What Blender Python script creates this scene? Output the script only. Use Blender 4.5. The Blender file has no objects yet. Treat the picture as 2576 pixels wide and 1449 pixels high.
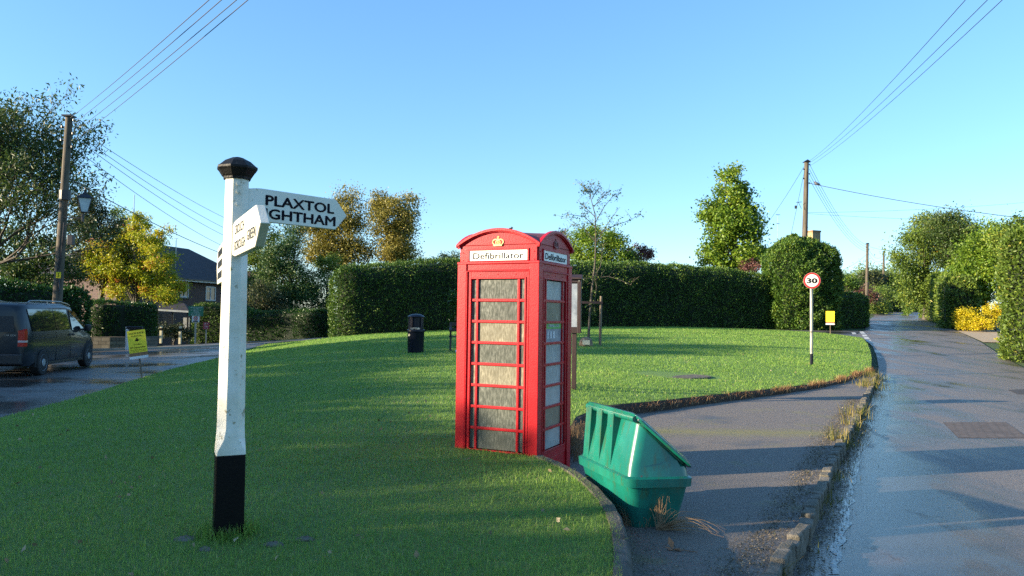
import bpy, math, random
import numpy as np
from mathutils import Vector, Matrix
from mathutils.geometry import delaunay_2d_cdt
rng = np.random.default_rng(7); random.seed(7)
SC = bpy.context.scene
COL = SC.collection
# ------------------------------------------------------------------ camera, world, sun, exposure
F, CX, CY = 1874.0, 1288.0, 724.5
PIT, ROL, EYE = math.radians(2.05), math.radians(0.75), 1.64
F0 = Vector((0, math.cos(PIT), math.sin(PIT))); U0 = Vector((0, -math.sin(PIT), math.cos(PIT))); R0 = Vector((1, 0, 0))
CU = U0*math.cos(ROL) - R0*math.sin(ROL); CR = R0*math.cos(ROL) + U0*math.sin(ROL)
CAM = Vector((0, 0, EYE))
cd = bpy.data.cameras.new("camera"); cam = bpy.data.objects.new("camera", cd); COL.objects.link(cam)
m3 = Matrix((CR, CU, -F0)).transposed(); cam.matrix_world = Matrix.Translation(CAM) @ m3.to_4x4()
cd.sensor_width = 36; cd.lens = 36*F/2576; cd.clip_end = 3000; cd.clip_start = .05
SC.camera = cam
ELEV, AZ = math.radians(14.0), math.radians(15.5)
S = Vector((-math.cos(AZ)*math.cos(ELEV), -math.sin(AZ)*math.cos(ELEV), math.sin(ELEV)))   # towards the sun
W = bpy.data.worlds.new("World"); SC.world = W; W.use_nodes = True
wn = W.node_tree.nodes; wl = W.node_tree.links
sky = wn.new("ShaderNodeTexSky"); sky.sky_type = 'NISHITA'; sky.sun_disc = False
sky.sun_elevation = ELEV; sky.sun_rotation = math.atan2(S.x, S.y)
sky.altitude = 0; sky.air_density = 1.0; sky.dust_density = 0.25; sky.ozone_density = 4.2
hs = wn.new("ShaderNodeHueSaturation"); hs.inputs["Saturation"].default_value = 1.16; gm_ = wn.new("ShaderNodeGamma"); gm_.inputs[1].default_value = .72; wl.new(sky.outputs[0], gm_.inputs[0]); wl.new(gm_.outputs[0], hs.inputs["Color"])
mw = wn.new("ShaderNodeMix"); mw.data_type = 'RGBA'; mw.blend_type = 'MULTIPLY'; mw.inputs[0].default_value = 1; mw.inputs[7].default_value = (.91, .98, 1.04, 1)
wl.new(hs.outputs[0], mw.inputs[6]); wl.new(mw.outputs[2], wn["Background"].inputs[0]); wn["Background"].inputs[1].default_value = .15
sl = bpy.data.lights.new("sun", 'SUN'); sl.energy = 4.7; sl.angle = math.radians(.5); sl.color = (1, .84, .60)
so = bpy.data.objects.new("sun", sl); COL.objects.link(so); so.rotation_euler = S.to_track_quat('Z', 'Y').to_euler(); so.location = (-30, -10, 20)
SC.view_settings.view_transform = 'Standard'; SC.view_settings.look = 'None'
SC.view_settings.exposure = 1.68; SC.view_settings.gamma = 1
SC.cycles.max_bounces = 6; SC.cycles.transparent_max_bounces = 6; SC.cycles.caustics_reflective = False; SC.cycles.caustics_refractive = False
SC.cycles.use_denoising = False

def at(px, py, Y):
    d = F0*F + CR*(px-CX) + CU*(CY-py)
    return CAM + d*(Y/d.y)
# ------------------------------------------------------------------ materials
def nmat(name):
    m = bpy.data.materials.new(name); m.use_nodes = True
    n = m.node_tree.nodes; return m, n, m.node_tree.links, n["Principled BSDF"]
def tc(n, l, kind='Object', scale=(1, 1, 1)):
    t = n.new("ShaderNodeTexCoord"); mp = n.new("ShaderNodeMapping"); mp.inputs[3].default_value = scale
    l.new(t.outputs[kind], mp.inputs[0]); return mp.outputs[0]
def noise(n, l, vec, scale, detail=4, rough=.6):
    x = n.new("ShaderNodeTexNoise"); x.inputs["Scale"].default_value = scale; x.inputs["Detail"].default_value = detail
    x.inputs["Roughness"].default_value = rough
    if vec is not None: l.new(vec, x.inputs["Vector"])
    return x.outputs["Fac"]
def ramp(n, l, fac, stops):
    r = n.new("ShaderNodeValToRGB"); e = r.color_ramp.elements
    while len(e) > 1: e.remove(e[-1])
    for i, (p, c) in enumerate(stops):
        if i == 0: e[0].position = p; el = e[0]
        else: el = e.new(p)
        el.color = (*c, 1) if len(c) == 3 else c
    l.new(fac, r.inputs[0]); return r.outputs[0]
def mixc(n, l, fac, a, b, mode='MIX'):
    x = n.new("ShaderNodeMix"); x.data_type = 'RGBA'; x.blend_type = mode
    for s, v in ((x.inputs[0], fac), (x.inputs[6], a), (x.inputs[7], b)):
        if hasattr(v, 'links'): l.new(v, s)
        elif isinstance(v, (int, float)): s.default_value = v
        else: s.default_value = (*v, 1)
    return x.outputs[2]
def bump(n, l, h, strength, dist=.01):
    b = n.new("ShaderNodeBump"); b.inputs["Strength"].default_value = strength; b.inputs["Distance"].default_value = dist
    l.new(h, b.inputs["Height"]); return b.outputs[0]
def surf(name, c, rough=.6, c2=None, sc=6, bsc=60, bst=.15, metal=0, spots=None, scale=(1, 1, 1), lo=.35, hi=.7, coat=0, bd=.01, spec=.5):
    """a worn surface: two colours mixed by noise, fine bump, optional dirt spots"""
    m, n, l, b = nmat(name); v = tc(n, l, 'Object', scale)
    c2 = c2 or tuple(x*.75 for x in c)
    col = ramp(n, l, noise(n, l, v, sc), [(lo, c2), (hi, c)])
    if spots:
        sp, ssc, th = spots
        f = ramp(n, l, noise(n, l, v, ssc, 5, .7), [(th, (0, 0, 0)), (th+.05, (1, 1, 1))])
        col = mixc(n, l, f, col, sp)
    l.new(col, b.inputs["Base Color"]); b.inputs["Roughness"].default_value = rough; b.inputs["Metallic"].default_value = metal
    b.inputs['Specular IOR Level'].default_value = spec
    if coat: b.inputs["Coat Weight"].default_value = coat
    if bst: l.new(bump(n, l, noise(n, l, v, bsc, 3), bst, bd), b.inputs["Normal"])
    return m
def leafmat(name, stops, trans=.35, rough=.45):
    m, n, l, b = nmat(name)
    a = n.new("ShaderNodeAttribute"); a.attribute_name = "rnd"
    col = ramp(n, l, a.outputs["Fac"], stops)
    l.new(col, b.inputs["Base Color"]); b.inputs["Roughness"].default_value = rough
    b.inputs["Specular IOR Level"].default_value = .35
    t = n.new("ShaderNodeBsdfTranslucent"); l.new(mixc(n, l, .5, col, (.25, .3, .02), 'MIX'), t.inputs[0])
    l.new(col, t.inputs[0])
    mx = n.new("ShaderNodeMixShader"); mx.inputs[0].default_value = trans
    l.new(b.outputs[0], mx.inputs[1]); l.new(t.outputs[0], mx.inputs[2]); l.new(mx.outputs[0], n["Material Output"].inputs[0])
    return m
def g3(r, g, b): return (r, g, b)
M = {}
M['white'] = surf('cream_white_paint', (.78, .77, .70), .5, (.60, .58, .47), 5, 90, .12, spots=((.30, .27, .17), 16, .60))
M['sign_white'] = surf('finger_white_paint', (.76, .75, .68), .45, (.66, .63, .52), 4, 80, .1, spots=((.34, .30, .16), 22, .66))
M['black'] = surf('black_gloss_paint', (.002, .002, .003), .5, (.004, .004, .004), 9, 70, .2, spots=((.07, .07, .055), 26, .72), spec=.15)
M['capblack'] = surf('weathered_black_paint', (.004, .004, .005), .5, (.012, .012, .011), 12, 90, .35, spec=.2, spots=((.25, .24, .19), 40, .66))
M['letter'] = surf('letter_black', (.004, .003, .010), .6, bst=0, spec=.1)
M['letter_blue'] = surf('letter_worn_lead', (.045, .06, .075), .6, (.03, .035, .04), 30, bst=0, spec=.2)
M['red'] = surf('pillar_red_paint', (.50, .006, .014), .38, (.36, .005, .012), 5, 95, .22, spots=((.20, .05, .045), 30, .665), spec=.35, bd=.006)
M['redroof'] = surf('dirty_red_roof_paint', (.33, .035, .035), .5, (.09, .05, .045), 9, 70, .4, spots=((.05, .045, .04), 25, .62))
M['gold'] = surf('faded_gold_paint', (.80, .66, .30), .45, (.55, .40, .12), 40, bst=.2)
M['opal'] = surf('opal_panel', (.86, .86, .82), .3, (.80, .79, .70), 6, bst=0)
def pane(name, a, b, c):
    m, n, l, bs = nmat(name); v = tc(n, l, 'Object', (22, 22, 5)); v2 = tc(n, l)
    f = noise(n, l, v, 3, 6, .75)
    col = ramp(n, l, f, [(.3, c), (.5, b), (.68, a)])
    col = mixc(n, l, ramp(n, l, noise(n, l, v2, 4, 3), [(.35, (0, 0, 0)), (.7, (1, 1, 1))]), col, tuple(x*.7 for x in b))
    l.new(col, bs.inputs["Base Color"]); l.new(ramp(n, l, f, [(.4, (.16,)*3), (.7, (.55,)*3)]), bs.inputs["Roughness"])
    return m
M['pane_grey'] = pane('grimy_grey_pane', (.19, .20, .165), (.11, .118, .10), (.055, .06, .052))
M['pane_tan'] = pane('grimy_tan_pane', (.36, .33, .23), (.235, .215, .155), (.12, .11, .08))
M['pane_pale'] = pane('misted_pale_pane', (.52, .54, .52), (.40, .42, .40), (.26, .27, .25))
def grit():
    m, n, l, b = nmat('green_plastic'); v = tc(n, l); 
    col = ramp(n, l, noise(n, l, v, 3), [(.35, (.005, .115, .085)), (.7, (.010, .175, .130))])
    vs = tc(n, l, 'Object', (9, 9, 1.6))
    f = ramp(n, l, noise(n, l, vs, 1.6, 6, .75), [(.53, (0, 0, 0)), (.68, (.75, .75, .75))])
    col = mixc(n, l, f, col, (.045, .075, .025))
    g = ramp(n, l, noise(n, l, v, 21, 3), [(.72, (0, 0, 0)), (.75, (1, 1, 1))])
    col = mixc(n, l, g, col, (.12, .06, .03))
    l.new(col, b.inputs["Base Color"]); b.inputs["Roughness"].default_value = .27; b.inputs["Coat Weight"].default_value = .2
    l.new(bump(n, l, noise(n, l, v, 7, 3), .06, .02), b.inputs["Normal"])
    return m
M['grit'] = grit()
M['gritdark'] = surf('dark_green_plastic', (.01, .10, .065), .35)
def asphalt(name, base, dark, wet_lo, wet_hi, r_wet, r_dry, stone=(.42, .42, .42), moss=None, stretch=(1, 1, 1), sc=.25, rot=0, bs=.5, gutter=False, bd_=.006, grain=48, spot=None):
    m, n, l, b = nmat(name); v = tc(n, l, 'Object'); vb = tc(n, l, 'Object', stretch)
    vb.node.inputs[2].default_value = (0, 0, rot)
    wet = noise(n, l, vb, sc, 6, .62)
    if gutter:
        sx_ = n.new("ShaderNodeSeparateXYZ"); l.new(v, sx_.inputs[0])
        def mth(op, a, b=None, c=None):
            q = n.new("ShaderNodeMath"); q.operation = op
            for i, t in enumerate((a, b, c)):
                if t is None: continue
                if hasattr(t, 'links'): l.new(t, q.inputs[i])
                else: q.inputs[i].default_value = t
            return q.outputs[0]
        d = mth('MULTIPLY', mth('ADD', mth('SUBTRACT', sx_.outputs[0], mth('MULTIPLY', sx_.outputs[1], .53)), .88), .88)   # metres from the kerb
        wv = mth('ADD', d, mth('MULTIPLY', noise(n, l, v, 1.6, 5, .7), 1.3))
        gm = ramp(n, l, mth('DIVIDE', wv, 4), [(.16, (0, 0, 0)), (.23, (.55,)*3), (.36, (.34,)*3), (.50, (.12,)*3), (.75, (.02,)*3), (.97, (0, 0, 0))])
        far = ramp(n, l, mth('DIVIDE', sx_.outputs[1], 80), [(.18, (0, 0, 0)), (.5, (.02,)*3)])
        nearm = ramp(n, l, mth('DIVIDE', sx_.outputs[1], 80), [(.18, (1, 1, 1)), (.33, (.25,)*3)])
        wet = mth('SUBTRACT', mth('SUBTRACT', wet, mth('MULTIPLY', mth('MULTIPLY', gm, nearm), .62)), far)
    fine = noise(n, l, v, grain, 5, .85)
    col = ramp(n, l, fine, [(.38, tuple(x*.6 for x in dark)), (.50, base), (.60, base), (.72, tuple(min(1, x*2.4) for x in base))])
    vo = n.new("ShaderNodeTexVoronoi"); vo.inputs["Scale"].default_value = 22; l.new(v, vo.inputs["Vector"])
    sp = ramp(n, l, vo.outputs["Distance"], [(.06, (1, 1, 1)), (.13, (0, 0, 0))])
    sel = ramp(n, l, noise(n, l, v, 9, 2), [(.56, (0, 0, 0)), (.6, (1, 1, 1))])
    col = mixc(n, l, mixc(n, l, 1.0, sp, sel, 'MULTIPLY'), col, stone)
    w = ramp(n, l, wet, [(wet_lo, (1, 1, 1)), (wet_hi, (0, 0, 0))])
    col = mixc(n, l, w, col, tuple(x*.42 for x in base))
    if spot:
        sv = n.new("ShaderNodeVectorMath"); sv.operation = 'DISTANCE'; l.new(v, sv.inputs[0]); sv.inputs[1].default_value = spot
        q = n.new("ShaderNodeMath"); q.operation = 'MULTIPLY_ADD'; l.new(noise(n, l, v, 5, 5, .75), q.inputs[0]); q.inputs[1].default_value = .5; l.new(sv.outputs['Value'], q.inputs[2])
        sf = ramp(n, l, q.outputs[0], [(.42, (1, 1, 1)), (.50, (0, 0, 0))])
        col = mixc(n, l, sf, col, ramp(n, l, noise(n, l, v, 60, 4, .9), [(.35, (.03, .022, .018)), (.65, (.16, .11, .08))]))
    if moss:
        mf = ramp(n, l, noise(n, l, v, 1.1, 6, .7), [(.56, (0, 0, 0)), (.72, (.75,)*3)])
        sy_ = n.new("ShaderNodeSeparateXYZ"); l.new(v, sy_.inputs[0]); q1 = n.new("ShaderNodeMath"); q1.operation = 'SUBTRACT'; l.new(sy_.outputs[1], q1.inputs[0]); q1.inputs[1].default_value = 10.7
        q2 = n.new("ShaderNodeMath"); q2.operation = 'ABSOLUTE'; l.new(q1.outputs[0], q2.inputs[0]); q3 = n.new("ShaderNodeMath"); q3.operation = 'MULTIPLY_ADD'; l.new(noise(n, l, v, 3, 6, .8), q3.inputs[0]); q3.inputs[1].default_value = .9; l.new(q2.outputs[0], q3.inputs[2])
        mf = mixc(n, l, 1.0, mf, ramp(n, l, q3.outputs[0], [(.45, (.85,)*3), (.95, (0, 0, 0))]), 'ADD')
        col = mixc(n, l, mf, col, moss)
    l.new(col, b.inputs["Base Color"])
    l.new(ramp(n, l, wet, [(wet_lo, (r_wet,)*3), (wet_hi, (r_dry,)*3)]), b.inputs["Roughness"])
    b.inputs["Specular IOR Level"].default_value = .8
    h = noise(n, l, v, grain*1.2, 5, .85)
    bo = bump(n, l, h, bs, bd_); l.new(bo, b.inputs["Normal"])
    l.new(ramp(n, l, wet, [(wet_lo, (bs*.2,)*3), (wet_hi, (bs,)*3)]), bo.node.inputs["Strength"])
    return m
M['road'] = asphalt('wet_road_asphalt', (.165, .138, .115), (.055, .048, .043), .30, .50, .10, .52, stretch=(1.6, .42, 1), sc=.55, rot=math.radians(26), bs=1.0, bd_=.012, gutter=True, spot=(2.72, 5.62, -.12))
M['road_left'] = asphalt('wet_lane_asphalt', (.12, .11, .10), (.05, .05, .05), .40, .60, .16, .5, stretch=(.8, .8, 1), sc=.4, bs=.3)
M['pave'] = asphalt('pavement_asphalt', (.155, .125, .098), (.05, .043, .038), .30, .45, .42, .68, moss=(.17, .15, .035), sc=.5, bs=1.0, bd_=.012)
M['puddle'] = surf('standing_water', (.02, .018, .015), .04, bst=.03, bsc=12)
M['patch'] = asphalt('old_dark_patch', (.10, .075, .06), (.035, .03, .028), .3, .4, .4, .7, sc=1, bs=1)
M['gravel'] = asphalt('sandy_gravel', (.36, .27, .17), (.22, .16, .10), .2, .3, .6, .9, sc=1, bs=1)
M['concrete'] = surf('old_concrete', (.15, .135, .11), .9, (.055, .052, .04), 7, 45, 1, spots=((.40, .39, .35), 14, .66), bd=.03)
M['sett'] = surf('mossy_kerb_stone', (.20, .175, .14), .8, (.075, .068, .045), 9, 50, 1.0, spots=((.30, .28, .22), 20, .66), bd=.02)
M['farkerb'] = surf('pale_kerb_stone', (.42, .37, .30), .8)
def lawnmat(name, a, b, c):
    m, n, l, bs = nmat(name); v = tc(n, l)
    c1 = ramp(n, l, noise(n, l, v, 38, 5, .8), [(.3, a), (.55, b), (.75, c)])
    c2 = mixc(n, l, ramp(n, l, noise(n, l, v, .35, 4), [(.35, (0, 0, 0)), (.7, (.6,)*3)]), c1, (b[0]*1.5, b[1]*1.15, b[2]*.9))
    l.new(c2, bs.inputs["Base Color"]); bs.inputs["Roughness"].default_value = .8
    l.new(bump(n, l, noise(n, l, v, 45, 4, .8), 1, .04), bs.inputs["Normal"]); return m
M['lawn'] = lawnmat('lawn_turf', (.05, .11, .02), (.13, .25, .04), (.20, .32, .055))
M['earth'] = lawnmat('rough_grass', (.02, .04, .008), (.04, .08, .018), (.09, .10, .035))
M['grass'] = leafmat('grass_blade', [(0, (.12, .235, .042)), (.45, (.225, .39, .07)), (.85, (.36, .51, .095)), (.96, (.40, .42, .13)), (1, (.50, .42, .22))], .5, .5)
M['dry'] = leafmat('dead_grass', [(0, (.12, .05, .02)), (.4, (.25, .12, .05)), (.8, (.42, .26, .12)), (1, (.5, .38, .2))], .25, .7)
M['weed'] = leafmat('weed_green', [(0, (.04, .07, .01)), (.5, (.12, .13, .025)), (1, (.30, .22, .07))], .3, .6)
M['litter'] = leafmat('fallen_leaf_litter', [(0, (.03, .03, .014)), (.4, (.08, .065, .03)), (.7, (.16, .12, .06)), (.9, (.32, .24, .14)), (1, (.5, .42, .3))], .1, .8)
M['yew'] = leafmat('yew_needle', [(0, (.016, .05, .010)), (.5, (.06, .13, .017)), (.85, (.15, .24, .026)), (1, (.26, .31, .04))], .2, .5)
M['laurel'] = leafmat('laurel_leaf', [(0, (.010, .035, .006)), (.5, (.03, .085, .012)), (.85, (.06, .14, .018)), (1, (.20, .26, .04))], .25, .3)
M['ash'] = leafmat('ash_leaf', [(0, (.02, .045, .012)), (.5, (.05, .09, .018)), (.85, (.10, .14, .025)), (1, (.2, .2, .05))], .3)
M['darkleaf'] = leafmat('dark_leaf', [(0, (.02, .032, .016)), (.5, (.05, .07, .025)), (.85, (.09, .11, .03)), (1, (.16, .12, .05))], .25)
M['autumn'] = leafmat('autumn_leaf', [(0, (.12, .17, .012)), (.35, (.30, .36, .02)), (.62, (.48, .47, .025)), (.78, (.56, .46, .03)), (.92, (.50, .14, .04)), (1, (.45, .08, .05))], .4)
M['gold_leaf'] = leafmat('golden_poplar_leaf', [(0, (.07, .07, .012)), (.4, (.19, .17, .03)), (.75, (.33, .28, .05)), (1, (.5, .42, .14))], .35)
M['cedar'] = leafmat('conifer_spray', [(0, (.015, .05, .015)), (.5, (.05, .11, .025)), (.85, (.12, .18, .035)), (1, (.22, .24, .04))], .2)
M['lime'] = leafmat('fresh_green_leaf', [(0, (.04, .09, .010)), (.5, (.14, .24, .02)), (.85, (.26, .34, .035)), (1, (.38, .38, .05))], .4)
M['olive'] = leafmat('olive_leaf', [(0, (.045, .08, .012)), (.5, (.125, .20, .03)), (.85, (.23, .29, .04)), (1, (.36, .31, .06))], .35)
M['purple'] = leafmat('purple_leaf', [(0, (.05, .02, .02)), (.6, (.16, .06, .055)), (1, (.28, .14, .09))], .3)
M['orange'] = leafmat('orange_leaf', [(0, (.25, .13, .01)), (.5, (.50, .30, .02)), (1, (.62, .36, .03))], .35)
M['yellow_leaf'] = leafmat('yellow_shrub_leaf', [(0, (.20, .20, .01)), (.4, (.50, .42, .015)), (.8, (.68, .55, .02)), (1, (.40, .18, .05))], .35)
M['ivy'] = leafmat('ivy_leaf', [(0, (.02, .045, .008)), (.6, (.06, .11, .015)), (1, (.18, .22, .04))], .25)
M['bark'] = surf('grey_bark', (.12, .10, .075), .85, (.05, .042, .032), 8, 30, .8)
M['hedge_core'] = surf('dark_hedge_fill', (.012, .022, .008), .9, (.006, .012, .004), 12, 30, .6)  # dark colour of the solid fill inside the hedges
M['pole'] = surf('weathered_pole_wood', (.15, .12, .085), .85, (.05, .042, .032), 2.2, 25, .6, scale=(4, 4, .5))
M['wire'] = surf('black_cable', (.03, .032, .04), .6, bst=0)
M['iron'] = surf('black_ironwork', (.012, .013, .02), .4)
M['lampglass'] = surf('frosted_lamp_glass', (.62, .68, .72), .15, bst=0)
M['bin'] = surf('navy_black_plastic', (.004, .006, .016), .32, (.006, .008, .018), 5, spec=.25)
M['steel'] = surf('galvanised_steel', (.42, .42, .38), .45, (.24, .23, .19), 5, metal=.3, scale=(3, 3, .6))
M['notewood'] = surf('dark_stained_timber', (.040, .018, .015), .5, (.022, .010, .009), 4, 30, .3, scale=(3, 3, .6))
M['wood'] = surf('grey_timber', (.22, .165, .115), .8, (.11, .08, .055), 6, 40, .5, scale=(3, 3, .5))
M['ply'] = surf('brown_plywood', (.30, .15, .06), .6, (.20, .10, .04), 4, scale=(5, 1, .5))
M['yellow'] = surf('yellow_poster', (.86, .68, .015), .5, (.80, .62, .015), 5, bst=0)
M['whiteboard'] = surf('white_board', (.72, .73, .74), .4, bst=0)
M['paper'] = surf('notice_paper', (.34, .38, .42), .3, (.18, .21, .25), 8, bst=0)
M['sign_red'] = surf('sign_red', (.62, .02, .02), .35, bst=0)
M['sign_face'] = surf('sign_face', (.78, .76, .70), .35, bst=0)
M['green_board'] = surf('green_board', (.012, .16, .09), .5, bst=0)
M['red_board'] = surf('red_board', (.32, .03, .05), .5, bst=0)
M['green_sticker'] = surf('green_sticker', (.08, .42, .06), .4, bst=0)
M['stone'] = surf('ragstone', (.16, .155, .13), .85, (.08, .075, .05), 5, 30, .6)
M['paint_line'] = surf('worn_road_paint', (.62, .62, .60), .6, (.40, .40, .39), 20, bst=.2)
M['tile'] = None
def brickmat(name, c1, c2, mortar, sx, bw=.45, rh=.15, off=.5, bst=.5):
    m, n, l, b = nmat(name); v = tc(n, l, 'UV')
    br = n.new("ShaderNodeTexBrick"); l.new(v, br.inputs["Vector"]); br.inputs["Color1"].default_value = (*c1, 1); br.inputs["Color2"].default_value = (*c2, 1)
    br.inputs["Mortar"].default_value = (*mortar, 1); br.inputs["Scale"].default_value = sx; br.inputs["Brick Width"].default_value = bw; br.inputs["Row Height"].default_value = rh
    br.inputs["Mortar Size"].default_value = .012; br.offset = off
    col = mixc(n, l, .35, br.outputs[0], ramp(n, l, noise(n, l, tc(n, l), 3), [(.3, (.3,)*3), (.7, (1,)*3)]), 'MULTIPLY')
    l.new(col, b.inputs["Base Color"]); b.inputs["Roughness"].default_value = .8
    l.new(bump(n, l, br.outputs[1], -bst, .02), b.inputs["Normal"]); return m
M['housewall'] = brickmat('dark_tile_hung_wall', (.14, .085, .075), (.17, .105, .09), (.06, .04, .04), 1.0, .25, .12)
M['rooftile'] = brickmat('slate_grey_roof_tile', (.035, .035, .045), (.055, .05, .06), (.012, .012, .015), 1.0, .3, .24)
M['brick'] = brickmat('red_brick', (.30, .11, .06), (.40, .17, .09), (.35, .3, .25), 1.0, .24, .08)
M['cobble'] = brickmat('brick_sett_cover', (.115, .085, .07), (.15, .115, .095), (.05, .045, .042), 1.0, .22, .075)
M['stonewall'] = brickmat('rubble_stone', (.13, .11, .08), (.22, .19, .14), (.05, .045, .035), 1.0, .35, .17, .37, 1)
M['upvc'] = surf('white_window_frame', (.72, .74, .76), .4, bst=0)
M['winglass'] = surf('house_window_glass', (.16, .12, .11), .05, (.32, .18, .12), 2, bst=0)
M['vanpaint'] = surf('dark_grey_van_paint', (.008, .013, .020), .30, (.005, .008, .012), 2, bst=0, coat=.3, spec=.35)
M['vanplastic'] = surf('black_van_plastic', (.012, .013, .016), .5)
M['vanglass'] = surf('tinted_van_glass', (.010, .012, .016), .03, bst=0, coat=1)
M['tyre'] = surf('rubber_tyre', (.012, .012, .013), .75)
M['rim'] = surf('silver_wheel', (.42, .45, .50), .35, metal=.5, bst=0)
M['tail'] = surf('red_tail_lens', (.50, .02, .02), .15, (.35, .01, .01), 30, bst=0)
M['tailclear'] = surf('clear_tail_lens', (.60, .48, .48), .15, bst=0)
M['silver'] = surf('silver_rail', (.35, .38, .42), .25, metal=.8, bst=0)
M['cream_post'] = surf('cream_post_paint', (.62, .55, .36), .6)
M['birdm'] = surf('pigeon_feather', (.25, .23, .24), .7, (.14, .13, .15), 20)
M['brownleaf'] = surf('orange_brown_leaf', (.34, .14, .05), .6, (.2, .08, .03), 30)

# ------------------------------------------------------------------ mesh helpers
def tag(o, label=None, cat=None, group=None, kind=None):
    if label: o['label'] = label
    if cat: o['category'] = cat
    if group: o['group'] = group
    if kind: o['kind'] = kind
    return o
def empty(name, loc, rz=0, label=None, cat=None, group=None):
    o = bpy.data.objects.new(name, None); COL.objects.link(o); o.location = loc; o.rotation_euler = (0, 0, rz)
    o.empty_display_size = .1
    return tag(o, label, cat, group)
def link(name, me, mat, parent=None):
    o = bpy.data.objects.new(name, me); COL.objects.link(o); me.materials.append(mat)
    if parent is not None: o.parent = parent
    return o
class MB:
    def __init__(s): s.V = []; s.F = []; s.M = Matrix.Identity(4)
    def add(s, vs, fs):
        k = len(s.V); s.V += [s.M @ Vector(v) for v in vs]; s.F += [[k+i for i in f] for f in fs]; return s
    def box(s, c, d, rz=0, rx=0, ry=0):
        R = Matrix.Translation(c) @ Matrix.Rotation(rz, 4, 'Z') @ Matrix.Rotation(ry, 4, 'Y') @ Matrix.Rotation(rx, 4, 'X')
        x, y, z = d[0]/2, d[1]/2, d[2]/2
        vs = [R @ Vector((a*x, b*y, e*z)) for e in (-1, 1) for (a, b) in ((-1, -1), (1, -1), (1, 1), (-1, 1))]
        return s.add(vs, [(3, 2, 1, 0), (4, 5, 6, 7), (0, 1, 5, 4), (1, 2, 6, 5), (2, 3, 7, 6), (3, 0, 4, 7)])
    def bx(s, x0, x1, y0, y1, z0, z1): return s.box(((x0+x1)/2, (y0+y1)/2, (z0+z1)/2), (abs(x1-x0), abs(y1-y0), abs(z1-z0)))
    def tube(s, pts, rad, n=8, cap=True):
        pts = [Vector(p) for p in pts]
        if not hasattr(rad, '__len__'): rad = [rad]*len(pts)
        vs = []; up = Vector((0, 0, 1)); u = None
        for i, p in enumerate(pts):
            d = (pts[min(i+1, len(pts)-1)] - pts[max(i-1, 0)]).normalized()
            if u is None:
                u = d.cross(up if abs(d.z) < .95 else Vector((1, 0, 0))).normalized()
            else:
                u = (u - d*u.dot(d)).normalized()
            w = d.cross(u)
            for k in range(n):
                a = 2*math.pi*(k+.5)/n; vs.append(p + (u*math.cos(a) + w*math.sin(a))*rad[i])
        fs = []
        for i in range(len(pts)-1):
            for k in range(n):
                a = i*n+k; b = i*n+(k+1) % n; fs.append((a, b, b+n, a+n))
        if cap: fs.append(tuple(range(n))[::-1]); fs.append(tuple((len(pts)-1)*n+k for k in range(n)))
        return s.add(vs, fs)
    def lathe(s, prof, n=16, c=(0, 0, 0), rot=0, sx=1, sy=1):
        vs = []
        for r, z in prof:
            for k in range(n):
                a = 2*math.pi*k/n+rot; vs.append((c[0]+r*math.cos(a)*sx, c[1]+r*math.sin(a)*sy, c[2]+z))
        fs = []
        for i in range(len(prof)-1):
            for k in range(n):
                a = i*n+k; b = i*n+(k+1) % n; fs.append((a, b, b+n, a+n))
        fs.append(tuple(range(n))[::-1]); fs.append(tuple((len(prof)-1)*n+k for k in range(n)))
        return s.add(vs, fs)
    def prism(s, poly, o, x, y, t):
        """polygon in the plane (o, x, y), from depth 0 to t along x cross y"""
        o, x, y = Vector(o), Vector(x), Vector(y); z = x.cross(y).normalized()*t
        n = len(poly); vs = [o+x*a+y*b for a, b in poly] + [o+x*a+y*b+z for a, b in poly]
        fs = [tuple(range(n))[::-1], tuple(range(n, 2*n))] + [(i, (i+1) % n, n+(i+1) % n, n+i) for i in range(n)]
        return s.add(vs, fs)
    def loft(s, rings, cap=True):
        n = len(rings[0]); vs = [v for r in rings for v in r]; fs = []
        for i in range(len(rings)-1):
            for k in range(n):
                a = i*n+k; b = i*n+(k+1) % n; fs.append((a, b, b+n, a+n))
        if cap: fs.append(tuple(range(n))[::-1]); fs.append(tuple((len(rings)-1)*n+k for k in range(n)))
        return s.add(vs, fs)
    def build(s, name, mat, parent=None, smooth=False, bevel=0, seg=2, uv=False):
        me = bpy.data.meshes.new(name); me.from_pydata([tuple(v) for v in s.V], [], s.F); me.update()
        if uv:
            ul = me.uv_layers.new(name="uv")
            for p in me.polygons:
                nn = p.normal
                ax = Vector((0, 0, 1)).cross(nn); ax = ax.normalized() if ax.length > .05 else Vector((1, 0, 0)); ay = nn.cross(ax)
                for li in p.loop_indices:
                    v = me.vertices[me.loops[li].vertex_index].co; ul.data[li].uv = (v.dot(ax), v.dot(ay))
        o = link(name, me, mat, parent)
        if smooth:
            for p in me.polygons: p.use_smooth = True
            me.set_sharp_from_angle(angle=math.radians(38))
        if bevel:
            b = o.modifiers.new("bevel", 'BEVEL'); b.width = bevel; b.segments = seg; b.limit_method = 'ANGLE'; b.angle_limit = math.radians(35); b.harden_normals = False
        return o
def npmesh(name, V, T, mat, parent=None, rnd=None, smooth=False, k=3):
    V = np.asarray(V, np.float32).reshape(-1, 3); T = np.asarray(T, np.int32).reshape(-1, k)
    me = bpy.data.meshes.new(name); me.vertices.add(len(V)); me.vertices.foreach_set("co", V.ravel())
    me.loops.add(T.size); me.loops.foreach_set("vertex_index", T.ravel())
    me.polygons.add(len(T)); me.polygons.foreach_set("loop_start", np.arange(0, T.size, k, dtype=np.int32))
    me.update(calc_edges=True)
    if rnd is not None:
        a = me.attributes.new("rnd", 'FLOAT', 'FACE'); a.data.foreach_set("value", np.asarray(rnd, np.float32))
    return link(name, me, mat, parent)
def unit(a): return a/np.maximum(np.linalg.norm(a, axis=1, keepdims=True), 1e-6)
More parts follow.
